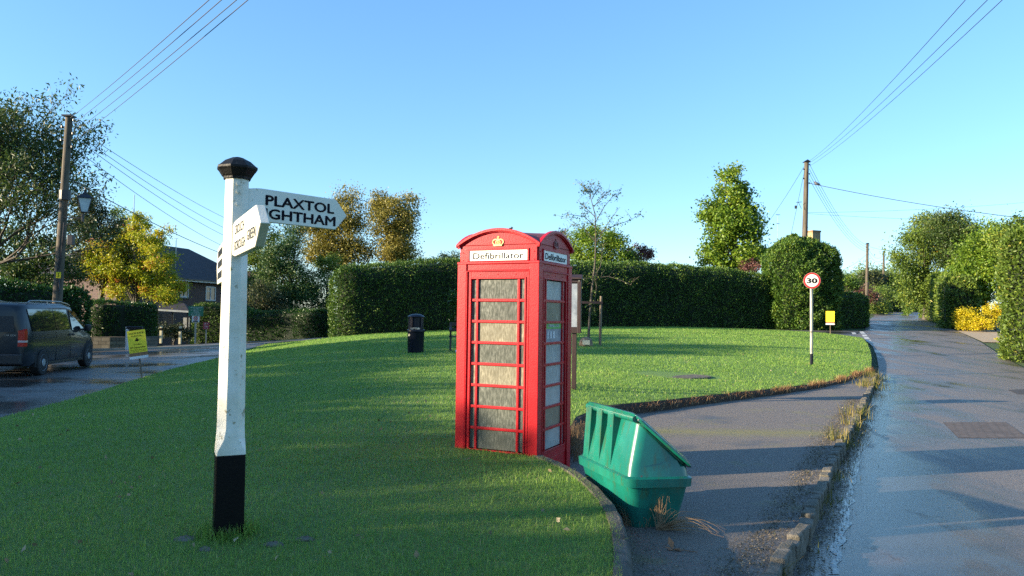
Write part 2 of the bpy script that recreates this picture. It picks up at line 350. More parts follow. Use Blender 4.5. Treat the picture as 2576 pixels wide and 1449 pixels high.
def leaves(name, P, size, mat, parent, rnd, nrm=None, aspect=.5, droop=0., off=(0, 0, 0), flat=False):
    """one folded rhombus per point"""
    N = len(P); P = np.asarray(P) - np.asarray(off)
    d = rng.normal(size=(N, 3))
    if nrm is not None: d = d*.8 + nrm*1.0
    d[:, 2] -= droop; d = unit(d)
    q = unit(np.cross(d, rng.normal(size=(N, 3)))); w = np.cross(d, q)
    if flat:
        d[:, 2] = rng.normal(0, .18, N); d = unit(d); q = unit(np.cross(d, np.array([0, 0, 1.])+rng.normal(0, .25, (N, 3)))); w = np.cross(d, q)
    L = (np.asarray(size)*rng.uniform(.6, 1.3, N))[:, None]; B = L*aspect*.5
    V = np.empty((N, 4, 3)); V[:, 0] = P - d*L*.5; V[:, 2] = P + d*L*.5
    V[:, 1] = P + q*B + w*L*.10; V[:, 3] = P - q*B + w*L*.10
    i = np.arange(N)[:, None]*4
    T = np.concatenate([i+0, i+1, i+2, i+0, i+2, i+3], 1).reshape(-1, 3)
    return npmesh(name, V, T, mat, parent, np.repeat(np.clip(rnd, 0, 1), 2))
def blades(name, P, h, w, mat, parent, rnd, lean=.5, off=(0, 0, 0)):
    N = len(P); P = np.asarray(P)-np.asarray(off)
    a = rng.uniform(0, 2*np.pi, N); s = np.stack([np.cos(a), np.sin(a), 0*a], 1)
    b = a + rng.uniform(.9, 2.2, N); f = np.stack([np.cos(b), np.sin(b), 0*b], 1)*(np.abs(rng.normal(0, lean, N))*h)[:, None]
    up = np.zeros((N, 3)); up[:, 2] = h
    V = np.empty((N, 5, 3)); hw = (w*.5)[:, None]
    V[:, 0] = P - s*hw; V[:, 1] = P + s*hw
    mid = P + up*.55 + f*.35
    V[:, 2] = mid - s*hw*.8; V[:, 3] = mid + s*hw*.8; V[:, 4] = P + up*.92 + f
    i = np.arange(N)[:, None]*5
    T = np.concatenate([i, i+1, i+3, i, i+3, i+2, i+2, i+3, i+4], 1).reshape(-1, 3)
    return npmesh(name, V, T, mat, parent, np.repeat(np.clip(rnd, 0, 1), 3))
def wob(x, y, z=0., f=1.):
    return (np.sin(1.7*f*x+1.3*np.sin(2.3*f*y))+np.sin(2.9*f*y+1.1*f*z+.7)+np.sin(2.1*f*z-1.9*f*x+2.)+.6*np.sin(5.3*f*x+4.1*f*z+np.sin(3*f*y))+.6*np.sin(6.1*f*y-3.7*f*z))/4.2
def text(body, mat, parent, o, x, y, w=None, h=.1, depth=.003, bold=0., name='lettering', align='CENTER', spacing=1.0, maxw=None):
    """flat lettering: o = centre of the line at mid height, x / y = reading and up directions"""
    c = bpy.data.curves.new('t', 'FONT'); c.body = body; c.size = 1; c.align_x = 'LEFT'; c.extrude = 0; c.offset = min(bold, 0); c.space_character = spacing; c.resolution_u = 3
    t = bpy.data.objects.new('t', c); COL.objects.link(t); bpy.context.view_layer.update()
    dg = bpy.context.evaluated_depsgraph_get(); me = bpy.data.meshes.new_from_object(t.evaluated_get(dg)); bpy.data.objects.remove(t)
    V = np.array([v.co[:] for v in me.vertices]); x0, x1 = V[:, 0].min(), V[:, 0].max()
    capb, capt = 0., .73
    sy = h/(capt-capb); sx = (w/(x1-x0)) if w else sy
    if maxw and sx*(x1-x0) > maxw: sx = maxw/(x1-x0)
    o, x, y = Vector(o), Vector(x).normalized(), Vector(y).normalized(); z = x.cross(y)
    cx0 = (x0+x1)/2 if align == 'CENTER' else x0
    vs0 = [v.co.copy() for v in me.vertices]; fs0 = [tuple(p.vertices) for p in me.polygons]; vs = []; fs = []; bpy.data.meshes.remove(me)
    offs = [(0, 0)] if bold <= .001 else [(-bold, 0), (bold, 0), (0, bold), (0, -bold)]
    for q, (ox, oy) in enumerate(offs):
        k = len(vs); vs += [tuple(o + x*((v.x+ox*1.3-cx0)*sx) + y*((v.y+oy-.365)*sy) + z*(depth+q*.0004)) for v in vs0]; fs += [tuple(i+k for i in f) for f in fs0]
    me = bpy.data.meshes.new(name); me.from_pydata(vs, [], fs); me.update(); return link(name, me, mat, parent)
# ------------------------------------------------------------------ terrain
def rbf(ctrl):
    C = np.array(ctrl, float); X = C[:, :2]; n = len(X)
    def k(r): return np.where(r > 1e-6, r*r*np.log(np.maximum(r, 1e-6)), 0)
    K = k(np.linalg.norm(X[:, None]-X[None], axis=2)) + np.eye(n)*.5; Pm = np.c_[np.ones(n), X]
    A = np.block([[K, Pm], [Pm.T, np.zeros((3, 3))]]); w = np.linalg.solve(A, np.r_[C[:, 2], 0, 0, 0])
    def f(x, y):
        x = np.asarray(x, float); y = np.asarray(y, float); q = np.stack([x.ravel(), y.ravel()], 1)
        r = np.linalg.norm(q[:, None]-X[None], axis=2)
        return (k(r)@w[:n] + w[n] + q@w[n+1:]).reshape(x.shape)
    return f
G_ = rbf([(1, 5, -.12), (5, 10, -.12), (8, 16, -.1), (12, 24, 0), (15, 30, .25), (19, 40, .62), (24, 50, 1.0), (29, 60, 1.38), (39, 80, 1.95), (53, 110, 2.7),
          (25, 38, .6), (30, 50, 1.0), (20, 28, .2), (12, 12, -.1), (-3, -3, -.12), (8, -5, -.12), (2, 10, -.12), (-8, 11, -.1), (-13, 20, -.12), (-13, 27, -.12), (-16, 33, -.13), (-20, 44, -.4), (-25, 55, -.9),
          (0, 44, .72), (8, 46, .95), (16, 45, .9), (-10, 41, .25), (-14, 38, -.05), (-40, 20, -.1), (-30, 0, -.1), (-40, 60, -1.1), (0, 60, .8), (20, 80, 1.6), (60, 60, 2.), (40, 10, 0), (60, -20, 0),
          (0, 120, 1.5), (-60, 120, -1), (120, 120, 3), (-60, -20, 0)])
def G(x, y): return np.clip(G_(np.clip(x, -70, 90), np.clip(y, -20, 130)), -1.6, 3.2)
L_ = rbf([(-1.8, 4.8, .2), (-3.5, 4, .16), (0, 7.3, .27), (-.6, 7.7, .27), (.4, 9, .24), (.5, 5.5, .2), (.6, 4, .19), (0, 2.6, .14), (-2, 1, .05), (-5, 3, .06), (-2.8, 21.8, .5), (.9, 11, .18), (1.2, 13.7, .3), (2.4, 13, .17), (3.8, 14.3, .16), (5.6, 15.9, .15),
          (8.5, 19.2, .14), (10.4, 22.2, .12), (4, 18, .27), (8.7, 21.6, .3), (2.6, 26, .62), (-2, 13, .33), (-8, 35, .5), (-3, 36, .8), (4.3, 38, 1.0), (8.8, 40, 1.05), (14.5, 41, .95), (16.5, 39, .85), (9, 30, .72), (-6.5, 26, .38), (-5.5, 14, .1),
          (-9.2, 18.4, -.08), (-7.9, 11.5, -.07), (-7, 6, -.06), (-10.5, 26.7, -.08), (-11.4, 33, -.02), (-12, 37, .02), (-9, 37.5, .3), (14.1, 29.2, .36), (16.4, 34.5, .52), (18.2, 39.3, .68), (12, 25, .2)])
def LH(x, y): return L_(x, y)
KERB = [(-9, -6.5), (-4.5, -3), (-1.6, 0), (.2, 2.35), (.98, 3.6), (1.63, 4.73), (2.3, 5.9), (3.16, 7.55), (4.26, 9.7), (5.3, 11.6), (7.2, 15.2), (8.9, 18.4), (10.67, 21.8)]
ROADL = KERB + [(12.4, 25.2), (14.2, 29), (16.6, 34.3), (18.6, 39.3), (19.3, 42), (22.3, 47), (28.5, 60), (38.9, 80), (47, 97), (58, 112), (66, 118)]
ROADR = [(75, 113), (64, 108), (54, 97), (43.8, 80), (34.6, 60), (29.5, 49.5), (23.6, 37.5), (18.4, 27.5), (14.8, 20), (11, 12.5), (6.5, 4), (2, -4), (-1, -9)]
LAWN_KERB = [(-8.3, -4.5), (-5, -2), (-2.4, .3), (-.7, 1.8), (.12, 2.75), (.46, 3.4), (.61, 4.08), (.67, 4.45), (.73, 4.95), (.755, 5.5), (.71, 6.1), (.57, 6.7), (.40, 7.1), (.265, 7.33)]
PAVE_BACK = [(.66, 8.15), (.62, 8.6), (.75, 9.5), (.95, 10.8), (1.5, 12.1), (2.42, 12.95), (3.8, 14.25), (5.57, 15.85), (7.3, 17.6), (8.6, 19.2), (9.9, 21.2), (10.5, 21.8)]
LAWN_LEFT = [(-12.1, 37), (-11.5, 33), (-10.6, 26.7), (-9.9, 22), (-9.25, 18.4), (-8.5, 14.8), (-7.95, 11.5), (-7.3, 8), (-7.1, 4), (-7.4, 0), (-8.3, -4.5)]
LAWN_BACK = [(10.75, 22.3), (12.4, 25.7), (14.15, 29.4), (16.5, 34.6), (18.3, 39), (17.4, 41), (14, 42), (8, 41.2), (0, 39.6), (-8, 38.2), (-12.1, 37)]
def chaikin(p, n=2):
    p = [np.array(q, float) for q in p]
    for _ in range(n):
        r = [p[0]]
        for a, b in zip(p[:-1], p[1:]): r += [a*.75+b*.25, a*.25+b*.75]
        p = r+[p[-1]]
    return [tuple(q) for q in p]
def pip(poly, x, y):
    x = np.asarray(x); y = np.asarray(y); c = np.zeros(x.shape, bool); n = len(poly)
    for i in range(n):
        x1, y1 = poly[i]; x2, y2 = poly[(i+1) % n]
        if y1 == y2: continue
        c ^= ((y1 > y) != (y2 > y)) & (x < (x2-x1)*(y-y1)/(y2-y1)+x1)
    return c
def sheet(name, poly, hf, dz, step, mat, label=None, jit=True):
    P = []
    for i in range(len(poly)):      # subdivide the outline
        a, b = poly[i], poly[(i+1) % len(poly)]; d = math.dist(a, b); k = max(1, int(d/(step*1.2)))
        P += [(a[0]+(b[0]-a[0])*j/k, a[1]+(b[1]-a[1])*j/k) for j in range(k)]
    nb = len(P); xs = [p[0] for p in P]; ys = [p[1] for p in P]
    gx, gy = np.meshgrid(np.arange(min(xs), max(xs), step), np.arange(min(ys), max(ys), step))
    gx = gx.ravel()+rng.uniform(-.2, .2, gx.size)*step; gy = gy.ravel()+rng.uniform(-.2, .2, gy.size)*step
    ok = pip(P, gx, gy); pts = P + list(zip(gx[ok], gy[ok]))
    vs, es, fs, *_ = delaunay_2d_cdt([Vector(p) for p in pts], [(i, (i+1) % nb) for i in range(nb)], [], 1, 1e-5)
    x = np.array([v.x for v in vs]); y = np.array([v.y for v in vs]); z = hf(x, y)+dz
    me = bpy.data.meshes.new(name); me.from_pydata(list(zip(x, y, z)), [], [tuple(f) for f in fs]); me.update()
    if me.polygons and sum(p.normal.z for p in me.polygons) < 0: me.flip_normals()
    for p in me.polygons: p.use_smooth = True
    o = link(name, me, mat); return tag(o, kind='structure')
def PG(px, py, hf=G, dz=0):
    for Y in np.arange(3, 150, .05):
        p = at(px, py, Y)
        if p.z <= float(hf(p.x, p.y))+dz: return Vector((p.x, p.y, float(hf(p.x, p.y))+dz))
    return at(px, py, 100)
# ground: one sheet to the horizon (fine near, coarse far)
gx = np.r_[np.linspace(-700, -90, 12), np.arange(-80, 100, 2.5), np.linspace(110, 700, 12)]
gy = np.r_[np.linspace(-300, -30, 8), np.arange(-24, 140, 2.5), np.linspace(150, 1200, 14)]
X, Y = np.meshgrid(gx, gy); Z = G(X, Y)-.05
nx, ny = len(gx), len(gy); ii = np.arange((nx)*(ny)).reshape(ny, nx)
Q = np.stack([ii[:-1, :-1], ii[:-1, 1:], ii[1:, 1:], ii[1:, :-1]], -1).reshape(-1, 4)
tag(npmesh('ground', np.stack([X, Y, Z], -1), Q, M['earth'], k=4), kind='structure')
sheet('road', ROADL+ROADR, G, 0, 1.2, M['road'])
LR = chaikin(LAWN_LEFT)[::-1]
LROAD = [(-15, -6)] + [(a-.02, b) for a, b in LR] + [(-8, 38.2), (0, 39.6), (8, 41.2), (14, 42), (17.4, 41), (18.7, 39.5), (19.5, 42.4), (22.6, 47.4), (16, 45.6), (8, 44.6), (0, 42.9), (-7, 41), (-11, 42.2), (-12.9, 39), (-13.8, 35.5), (-18, 33.6), (-22, 32.5), (-24, 29), (-17, 22), (-15.8, 14), (-15.3, 6)]
sheet('lane', LROAD, G, -.006, 1.2, M['road_left'])
sheet('driveway', [(-13.0, 36.2), (-12.6, 39), (-13.5, 43), (-18, 46.5), (-21.5, 50), (-24, 48), (-20, 43), (-17.9, 38), (-17.6, 35.2)], G, -.02, 1, M['road_left'])
PAVE = KERB[3:] + PAVE_BACK[::-1] + [(.2, 7.6)] + LAWN_KERB[::-1][:10]
sheet('pavement', PAVE, G, .12, .4, M['pave'])
LK = chaikin(LAWN_KERB)
LAWN = LK + [(.30, 7.5), (.62, 8.2)] + PAVE_BACK[1:] + LAWN_BACK + LR[::-1][1:]
lawn = sheet('lawn', LAWN, LH, 0, .5, M['lawn'])
sheet('gravel_drive', [(23.9, 37.8), (29.6, 49.6), (34, 50.5), (33, 42), (27, 36)], G, -.012, 1, M['gravel'])
sheet('puddle', [tuple(PG(*p)[:2]) for p in ((395, 955), (430, 940), (520, 912), (545, 900), (556, 902), (540, 912), (470, 934), (425, 950))], G, .003, .5, M['puddle'])
ob = sheet('brick_cover', [tuple(PG(*p)[:2]) for p in ((2372, 1063), (2530, 1063), (2590, 1103), (2412, 1103))], G, .005, .3, M['cobble'])
ul = ob.data.uv_layers.new(name='uv')
for lp in ob.data.loops:
    v = ob.data.vertices[lp.vertex_index].co; ul.data[lp.index].uv = (v.x*.88+v.y*.47, v.y*.88-v.x*.47)
ob = sheet('drain_cover', [tuple(PG(*p)[:2]) for p in ((2535, 981), (2600, 979), (2600, 993), (2560, 992))], G, .005, .3, M['cobble'])
gw = [(2082, 1449), (2112, 1449), (2118, 1400), (2122, 1370), (2134, 1330), (2140, 1290), (2149, 1240), (2152, 1205), (2166, 1160), (2176, 1125), (2192, 1090), (2198, 1058), (2186, 1060), (2172, 1098), (2156, 1130), (2148, 1165), (2132, 1200), (2128, 1245), (2112, 1290), (2110, 1335), (2098, 1368), (2096, 1410)]
gw = [tuple(PG(*p)[:2]) for p in gw]; gp = []
for i, a in enumerate(gw):
    b = gw[(i+1) % len(gw)]; gp += [(a[0]+(b[0]-a[0])*t+random.uniform(-.035, .035)*(t > 0), a[1]+(b[1]-a[1])*t) for t in (0, .25, .5, .75)]
M['gutter'] = surf('shallow_gutter_water', (.035, .035, .036), .09, (.05, .048, .045), 9, bst=.5, bsc=16, bd=.012, spec=1.0)
sheet('gutter_water', gp, G, .003, .3, M['gutter'])
# give-way marks of the side lane
def mark(pts): sheet('road_marking', [tuple(PG(*p)[:2]) for p in pts], G, .006, 1, M['paint_line'])
mark([(2162, 834.5), (2171, 834), (2178, 840), (2167, 841)]); mark([(2168, 842.5), (2179, 842), (2183, 846), (2171, 847)])
mark([(2172, 848.5), (2184, 848), (2189, 853), (2176, 854)]); mark([(2177, 855.5), (2190, 855), (2193, 859), (2181, 860)])
mark([(2142, 836.5), (2151, 836.5), (2155, 841), (2145, 841.5)])
# lawn kerb: old concrete edging that holds the turf above the pavement
mb = MB(); rings = []
lk = [p for p in LK if p[1] > -1.5]; sm = []
for a, b in zip(lk[:-1], lk[1:]):
    k = max(1, int(math.dist(a, b)/.08)); sm += [(a[0]+(b[0]-a[0])*j/k, a[1]+(b[1]-a[1])*j/k) for j in range(k)]
sm.append(lk[-1])
for i, (x, y) in enumerate(sm):
    a = sm[max(0, i-2)]; b = sm[min(len(sm)-1, i+2)]; t = Vector((b[0]-a[0], b[1]-a[1], 0)).normalized(); o = Vector((t.y, -t.x, 0))
    z = float(LH(x, y)); c = Vector((x, y, 0)); j = lambda s: random.uniform(-s, s)
    rings.append([c-o*.05+Vector((0, 0, z+.0)), c-o*.045+Vector((0, 0, z+.018+j(.004))), c+o*(.035+j(.006))+Vector((0, 0, z+.014+j(.006))), c+o*(.06+j(.006))+Vector((0, 0, z-.012+j(.006))), c+o*(.065+j(.008))+Vector((0, 0, z*.5)), c+o*(.065)+Vector((0, 0, -.05)), c-o*.05+Vector((0, 0, -.05))])
mb.loft([r[::-1] for r in rings]); tag(mb.build('lawn_edging', M['concrete'], smooth=True), kind='structure')
# road kerb of small stones on edge
mb = MB(); pts = [np.array(p) for p in KERB[2:]]; dist = 0; acc = []
for a, b in zip(pts[:-1], pts[1:]):
    n = int(np.linalg.norm(b-a)/.05); acc += [a+(b-a)*j/n for j in range(n)]
acc = np.array(acc); i = 0
while i < len(acc)-5:
    k = random.choice((3, 3, 4, 4, 5)); a = acc[i]; b = acc[min(i+k, len(acc)-1)]; c = (a+b)/2; L = np.linalg.norm(b-a)-.012; an = math.atan2(b[1]-a[1], b[0]-a[0])
    z = float(G(c[0], c[1])); h = random.uniform(.115, .15)
    mb.box((c[0]+random.uniform(-.012, .012), c[1], z+h/2-.005), (L, random.uniform(.085, .11), h+.06), an+random.uniform(-.07, .07), random.uniform(-.14, .1), random.uniform(-.05, .05)); i += k
tag(mb.build('kerb', M['sett'], bevel=.014), kind='structure')
mb = MB(); fk = [(-23, 32), (-20.5, 32.9), (-18.3, 33.4), (-16, 34.2), (-14.4, 35.3), (-13.6, 36.4)]
mb.tube([(x, y, float(G(x, y))+.0) for x, y in fk], .13, 4); tag(mb.build('far_kerb', M['farkerb']), kind='structure')
# ------------------------------------------------------------------ grass blades on the lawn
HOLE = Vector(PG(1705, 945, LH)); BOOTH = Vector((.045, 7.91, 0)); BRZ = -math.radians(25.2)
def lawn_pts(n0, y0, y1):
    n = int(n0); r = rng.random(n)
    y = (y0**.5+r*(y1**.5-y0**.5))**2      # denser near the camera
    x = rng.uniform(-1, 1, n)*(.78*y+1.2)
    keep = (x > -13) & (x < 19); x, y = x[keep], y[keep]
    keep = pip(LAWN, x, y)
    keep &= ((x-HOLE.x)/1.0)**2+((y-HOLE.y)/.75)**2 > 1
    dx, dy = x-BOOTH.x, y-BOOTH.y; u = dx*math.cos(BRZ)+dy*math.sin(BRZ); v = -dx*math.sin(BRZ)+dy*math.cos(BRZ)
    keep &= ~((np.abs(u) < .48) & (np.abs(v) < .48))
    return x[keep], y[keep]
x, y = lawn_pts(760000, 2.4, 42)
a_ = rng.uniform(0, 2*np.pi, 900); r_ = .11+np.abs(rng.normal(0, .05, 900))
x = np.r_[x, -1.812+r_*np.cos(a_)]; y = np.r_[y, 4.86+r_*np.sin(a_)]; NT = 900
tuft = wob(x, y, 0, 3.1)*.5+wob(x, y, 1, .9)*.5
h = (.030+.013*tuft+rng.exponential(.008, len(x)))*np.clip(1+(y-10)*.012, 1, 1.35); h = np.clip(h, .016, .12); h[-NT:] = rng.uniform(.03, .13, NT)
patch = np.clip(wob(x+3, y*1.3, 2, .55)-.25, 0, 1); h *= 1-.3*patch
w = .0034*np.clip((y/5)**.85, .8, 7)*rng.uniform(.7, 1.3, len(x))
r = np.clip(.42+.26*tuft+.25*patch+.14*wob(x*.5, y*.5, 4, .7)+rng.normal(0, .24, len(x)), 0, 1)
tag(blades('grass', np.stack([x, y, LH(x, y)-.004], 1), h, w, M['grass'], None, r, .75), label='short green grass covering the raised village green', cat='grass', kind='stuff')
x, y = lawn_pts(420, 3, 26); k = rng.random(len(x)) < .6
tag(leaves('lawn_leaves', np.stack([x, y, LH(x, y)+.028], 1), .045, M['litter'], None, rng.uniform(.6, 1, len(x)), None, .7), label='scattered small fallen leaves lying on the green', cat='leaves', kind='stuff')
def along(poly, n, spread, bias=0):
    P = np.array(poly); d = np.linalg.norm(np.diff(P, axis=0), axis=1); c = np.r_[0, np.cumsum(d)]; t = rng.uniform(0, c[-1], n)
    x = np.interp(t, c, P[:, 0]); y = np.interp(t, c, P[:, 1]); k = np.clip(np.searchsorted(c, t)-1, 0, len(d)-1)
    nx_ = (np.diff(P, axis=0)[:, 1]/d)[k]; ny_ = (-np.diff(P, axis=0)[:, 0]/d)[k]; s = rng.normal(bias, spread, n)
    return x+nx_*s, y+ny_*s, t
# shaggy overhanging edge, dead growth on the pavement side
E1 = PAVE_BACK[2:]
x, y, t = along(E1, 9000, .05, .03); cl = np.clip(.35+1.1*wob(t, 0*t, 0, 1.9), 0, 1); k = rng.random(len(x)) < .08+.9*cl; x, y, cl = x[k], y[k], cl[k]
tag(blades('dead_weeds', np.stack([x, y, G(x, y)+.12+rng.uniform(0, .09, len(x))], 1), rng.uniform(.04, .12, len(x))*(.6+cl), np.full(len(x), .006), M['dry'], None, rng.random(len(x)), .9),
    label='dead brown weeds along the turf edge above the tarmac bay', cat='weeds', kind='stuff')
mb = MB(); E2 = chaikin(E1); rings = []
for i, (a, b) in enumerate(E2):
    q = E2[max(0, i-1)]; q2 = E2[min(len(E2)-1, i+1)]; t = Vector((q2[0]-q[0], q2[1]-q[1], 0)).normalized(); o = Vector((t.y, -t.x, 0)); z = float(LH(a, b)); c = Vector((a, b, 0)); g = float(G(a, b))+.1
    rings.append([c-o*.08+Vector((0, 0, g-.1)), c-o*.08+Vector((0, 0, z+.006)), c+o*.02+Vector((0, 0, z-.01)), c+o*(.06+random.uniform(-.02, .03))+Vector((0, 0, (z+g)/2)), c+o*(.05+random.uniform(0, .04))+Vector((0, 0, g))])
mb.loft([r[::-1] for r in rings]); M['soil'] = surf('dark_soil', (.07, .045, .03), .95, (.025, .018, .012), 20, 60, 1)
tag(mb.build('soil_bank', M['soil'], smooth=True), kind='structure')
# weeds and leaf litter against the road kerb
K2 = KERB[3:]
cx = []; 
for k in range(46):
    t = rng.random(); i = min(int(t*(len(K2)-1)), len(K2)-2); f = t*(len(K2)-1)-i; a = np.array(K2[i])*(1-f)+np.array(K2[i+1])*f
    n = int(rng.integers(8, 60)); s = rng.uniform(.03, .14); q = rng.normal(0, s, (n, 2)) + a + rng.uniform(-.06, .10); cx.append(q)
q = np.concatenate(cx)
tag(blades('kerb_weeds', np.c_[q, G(q[:, 0], q[:, 1])+.05], rng.uniform(.03, .12, len(q)), np.full(len(q), .006), M['weed'], None, rng.random(len(q)), .8), label='straggly weeds growing out of the stone kerb', cat='weeds', kind='stuff')
cx = []
for (px, py, n, s) in ((2150, 1065, 90, .10), (2140, 1090, 60, .08), (2105, 1130, 60, .10), (2185, 985, 160, .16), (2200, 960, 140, .16), (2192, 975, 90, .15)):
    c = PG(px, py); cx.append(np.c_[rng.normal(c.x, s, n), rng.normal(c.y, s*1.4, n)])
q = np.concatenate(cx); 
tag(blades('tall_weeds', np.c_[q, G(q[:, 0], q[:, 1])+.05], rng.uniform(.12, .36, len(q)), np.full(len(q), .012), M['weed'], None, rng.uniform(.3, 1, len(q)), .5), label='taller yellowing weeds leaning over the far end of the kerb', cat='weeds', kind='stuff')
x1, y1, t1 = along(KERB[3:11], 11000, .085, -.20); x2, y2, t2 = along(KERB[3:11], 9000, .07, .13)
ok1 = np.ones(len(x1), bool)
P1 = np.stack([x1, y1, G(x1, y1)+.128], 1); P2 = np.stack([x2, y2, G(x2, y2)+.01], 1); q = np.concatenate([P1, P2])
flat = np.zeros_like(q); flat[:, 0] = rng.normal(size=len(q)); flat[:, 1] = rng.normal(size=len(q)); flat = unit(flat)*1.6
lo = leaves('leaf_litter', q, .017, M['litter'], None, rng.random(len(q)), None, .6, flat=True)
tag(lo, label='brown leaf litter and grit lying both sides of the kerb', cat='leaves', kind='stuff')
x1, y1, t1 = along(LAWN_KERB[4:], 1500, .10, .17); xx = rng.uniform(.8, 2.2, 900); yy = rng.uniform(3.6, 5.4, 900)
q = np.c_[np.r_[x1, xx], np.r_[y1, yy]]; q = q[pip(PAVE, q[:, 0], q[:, 1])]
tag(leaves('dirt_crumbs', np.c_[q, G(q[:, 0], q[:, 1])+.126], .012, M['litter'], None, rng.random(len(q)), None, .8, flat=True), label='crumbs of dirt and leaf scattered on the near pavement', cat='dirt', kind='stuff')
# ------------------------------------------------------------------ fingerpost
PX, PY = -1.812, 4.86; PZ = float(LH(PX, PY))
fp = empty('fingerpost', (PX, PY, PZ), 0, 'white octagonal fingerpost with black foot and cap standing on the grass', 'signpost')
rz = math.atan2(-.907, .42)+math.pi/2
def ring(z, r, cut, rz=rz):      # square of half width r whose corners are cut by `cut`
    p = [(-r+cut, -r), (r-cut, -r), (r, -r+cut), (r, r-cut), (r-cut, r), (-r+cut, r), (-r, r-cut), (-r, -r+cut)]
    return [Vector((a*math.cos(rz)-b*math.sin(rz), a*math.sin(rz)+b*math.cos(rz), z)) for a, b in p]
zb = .72-PZ
mb = MB(); mb.loft([ring(-.15, .091, .006), ring(zb, .089, .006)]); mb.build('foot', M['black'], fp, bevel=.004)
zt = 2.505-PZ
mb = MB(); mb.loft([ring(zb, .0895, .006), ring(zb+.03, .089, .010), ring(zb+.10, .086, .042), ring(zb+.17, .083, .049), ring(zt, .070, .041)]); mb.build('post', M['white'], fp, bevel=.003)
mb = MB(); o8 = lambda z, r: ring(z, r, r*.586)
mb.loft([o8(zt-.006, .082), o8(zt+.012, .084), o8(zt+.016, .092), o8(zt+.05, .112), o8(zt+.062, .122), o8(zt+.078, .122), o8(zt+.082, .112), o8(zt+.115, .078), o8(zt+.140, .032), o8(zt+.146, .008)])
mb.build('cap', M['capblack'], fp, bevel=.003)
def finger(a, d, L, z0, z1, tip, lines, mat=M['letter'], t=.032, body=None, inv=False, ext=0):
    a = Vector(a); d = Vector(d).normalized(); up = Vector((0, 0, 1)); n = d.cross(up)*(-1 if inv else 1)
    H = z1-z0; mb = MB(); sh = .10
    P = [(0, .0+H*.06), (sh*.6, H*.03), (sh, 0), (L-tip, 0), (L, H*.5), (L-tip, H), (sh, H), (sh*.6, H*.985), (0, H*.94)]
    o = a+Vector((0, 0, z0)) - d.cross(up)*t*.5*(1); 
    mb.prism(P, o, d, up, t*1.0)
    f = mb.build('finger', M['sign_white'], fp, bevel=.005)
    for (s, ca, cb, hh, ww) in lines:
        rd = d if not inv else -d
        c = a+d*ca+up*(z0+cb)+(d.cross(up) if not inv else -d.cross(up))*(t*.5)
        if s: text(s, mat, f, c, rd, up, ww, hh, .002, .022 if mat == M['letter'] else .004)
        else:
            b = MB(); b.box(c, (ww*.86, .002, hh*.5), math.atan2(rd.y, rd.x))
            for k in range(6): b.box(c+rd*(ww*(k/5-.5))+(d.cross(up) if not inv else -d.cross(up))*.002, (ww*.07, .004, hh), math.atan2(rd.y, rd.x))
            b.build('lettering', mat, f)
    return f
q = Vector((PX, PY, PZ))
z_ = lambda z: z-PZ
finger((.05, .05, 0), (.66, .75, 0), .79, z_(2.243), z_(2.465), .10, [("PLAXTOL", .40, .150, .070, .545), ("IGHTHAM", .405, .060, .070, .56)])
finger((.035, -.072, 0), (.47, -.90, 0), 1.07, z_(1.985), z_(2.21), .16, [("CROUCH", .30, .165, .062, .40), ("BOROUGH", .33, .065, .062, .46), ("GREEN", .79, .085, .062, .30)], M['letter_blue'], .05)
finger((-.07, .05, 0), (-.41, .915, 0), .95, z_(1.84), z_(2.11), .13, [("", .45, .215, .05, .5), ("", .45, .135, .05, .5), ("", .45, .055, .05, .5)], M['letter_blue'], .045, inv=True)
mb = MB(); nrm = Vector((.42, -.907, 0)).normalized()
for zz in (2.46, 2.41, 2.33): mb = MB(); mb.tube([nrm*.070+Vector((0, 0, z_(zz))), nrm*.081+Vector((0, 0, z_(zz)))], .008, 8); mb.build('bolt_head', M['white'], fp)
# half buried stones around its foot
for k, (px, py, s) in enumerate(((467, 1362, .06), (518, 1386, .035), (688, 1372, .05), (768, 1362, .05))):
    p = PG(px, py, LH); mb = MB(); mb.lathe([(.001, -.03), (s*.8, -.02), (s, .0), (s*.8, .012), (s*.3, .022), (.001, .024)], 9, sx=1.3, sy=.7)
    for i, v in enumerate(mb.V): v += Vector((random.uniform(-1, 1), random.uniform(-1, 1), random.uniform(-.4, .4)))*s*.12
    o = mb.build('stone', M['stone'], smooth=True); o.location = p
    tag(o, ['flat grey stone half buried left of the black post foot', 'small pale stone just below the black post foot', 'grey stone half buried to the right of the black post foot', 'flat stone furthest right of the black post foot'][k], 'stone', 'stones in the grass by the post')
# ------------------------------------------------------------------ telephone box
tb = empty('telephone_box', (BOOTH.x, BOOTH.y, 0), BRZ, 'old red telephone box turned defibrillator cabinet beside the lawn edging', 'telephone box')
HW = .4585
def face(k):    # frame of side k: 0 front, 1 right, 2 back, 3 left
    a = k*math.pi/2; return Matrix.Rotation(a, 4, 'Z')
mb = MB()                                   # corner posts, plinth, lintel
for sx in (-1, 1):
    for sy in (-1, 1):
        c = HW-.0525; mb.bx(sx*c-.0525, sx*c+.0525, sy*c-.0525, sy*c+.0525, 0, 2.17)
mb.bx(-HW+.02, HW-.02, -HW+.02, HW-.02, 0, .19); mb.bx(-HW+.012, HW-.012, -HW+.012, HW-.012, 2.085, 2.16)
mb.bx(-HW+.03, HW-.03, -HW+.03, HW-.03, 2.15, 2.345)
mb.bx(-HW-.004, HW+.004, -HW-.004, HW+.004, 2.150, 2.176)
mb.build('frame', M['red'], tb, bevel=.006)
def arch(w, n=14, rise=.155): return [(-w + 2*w*i/n, rise*(1-((2*i/n-1)**2))) for i in range(n+1)]
ins = -HW+.030
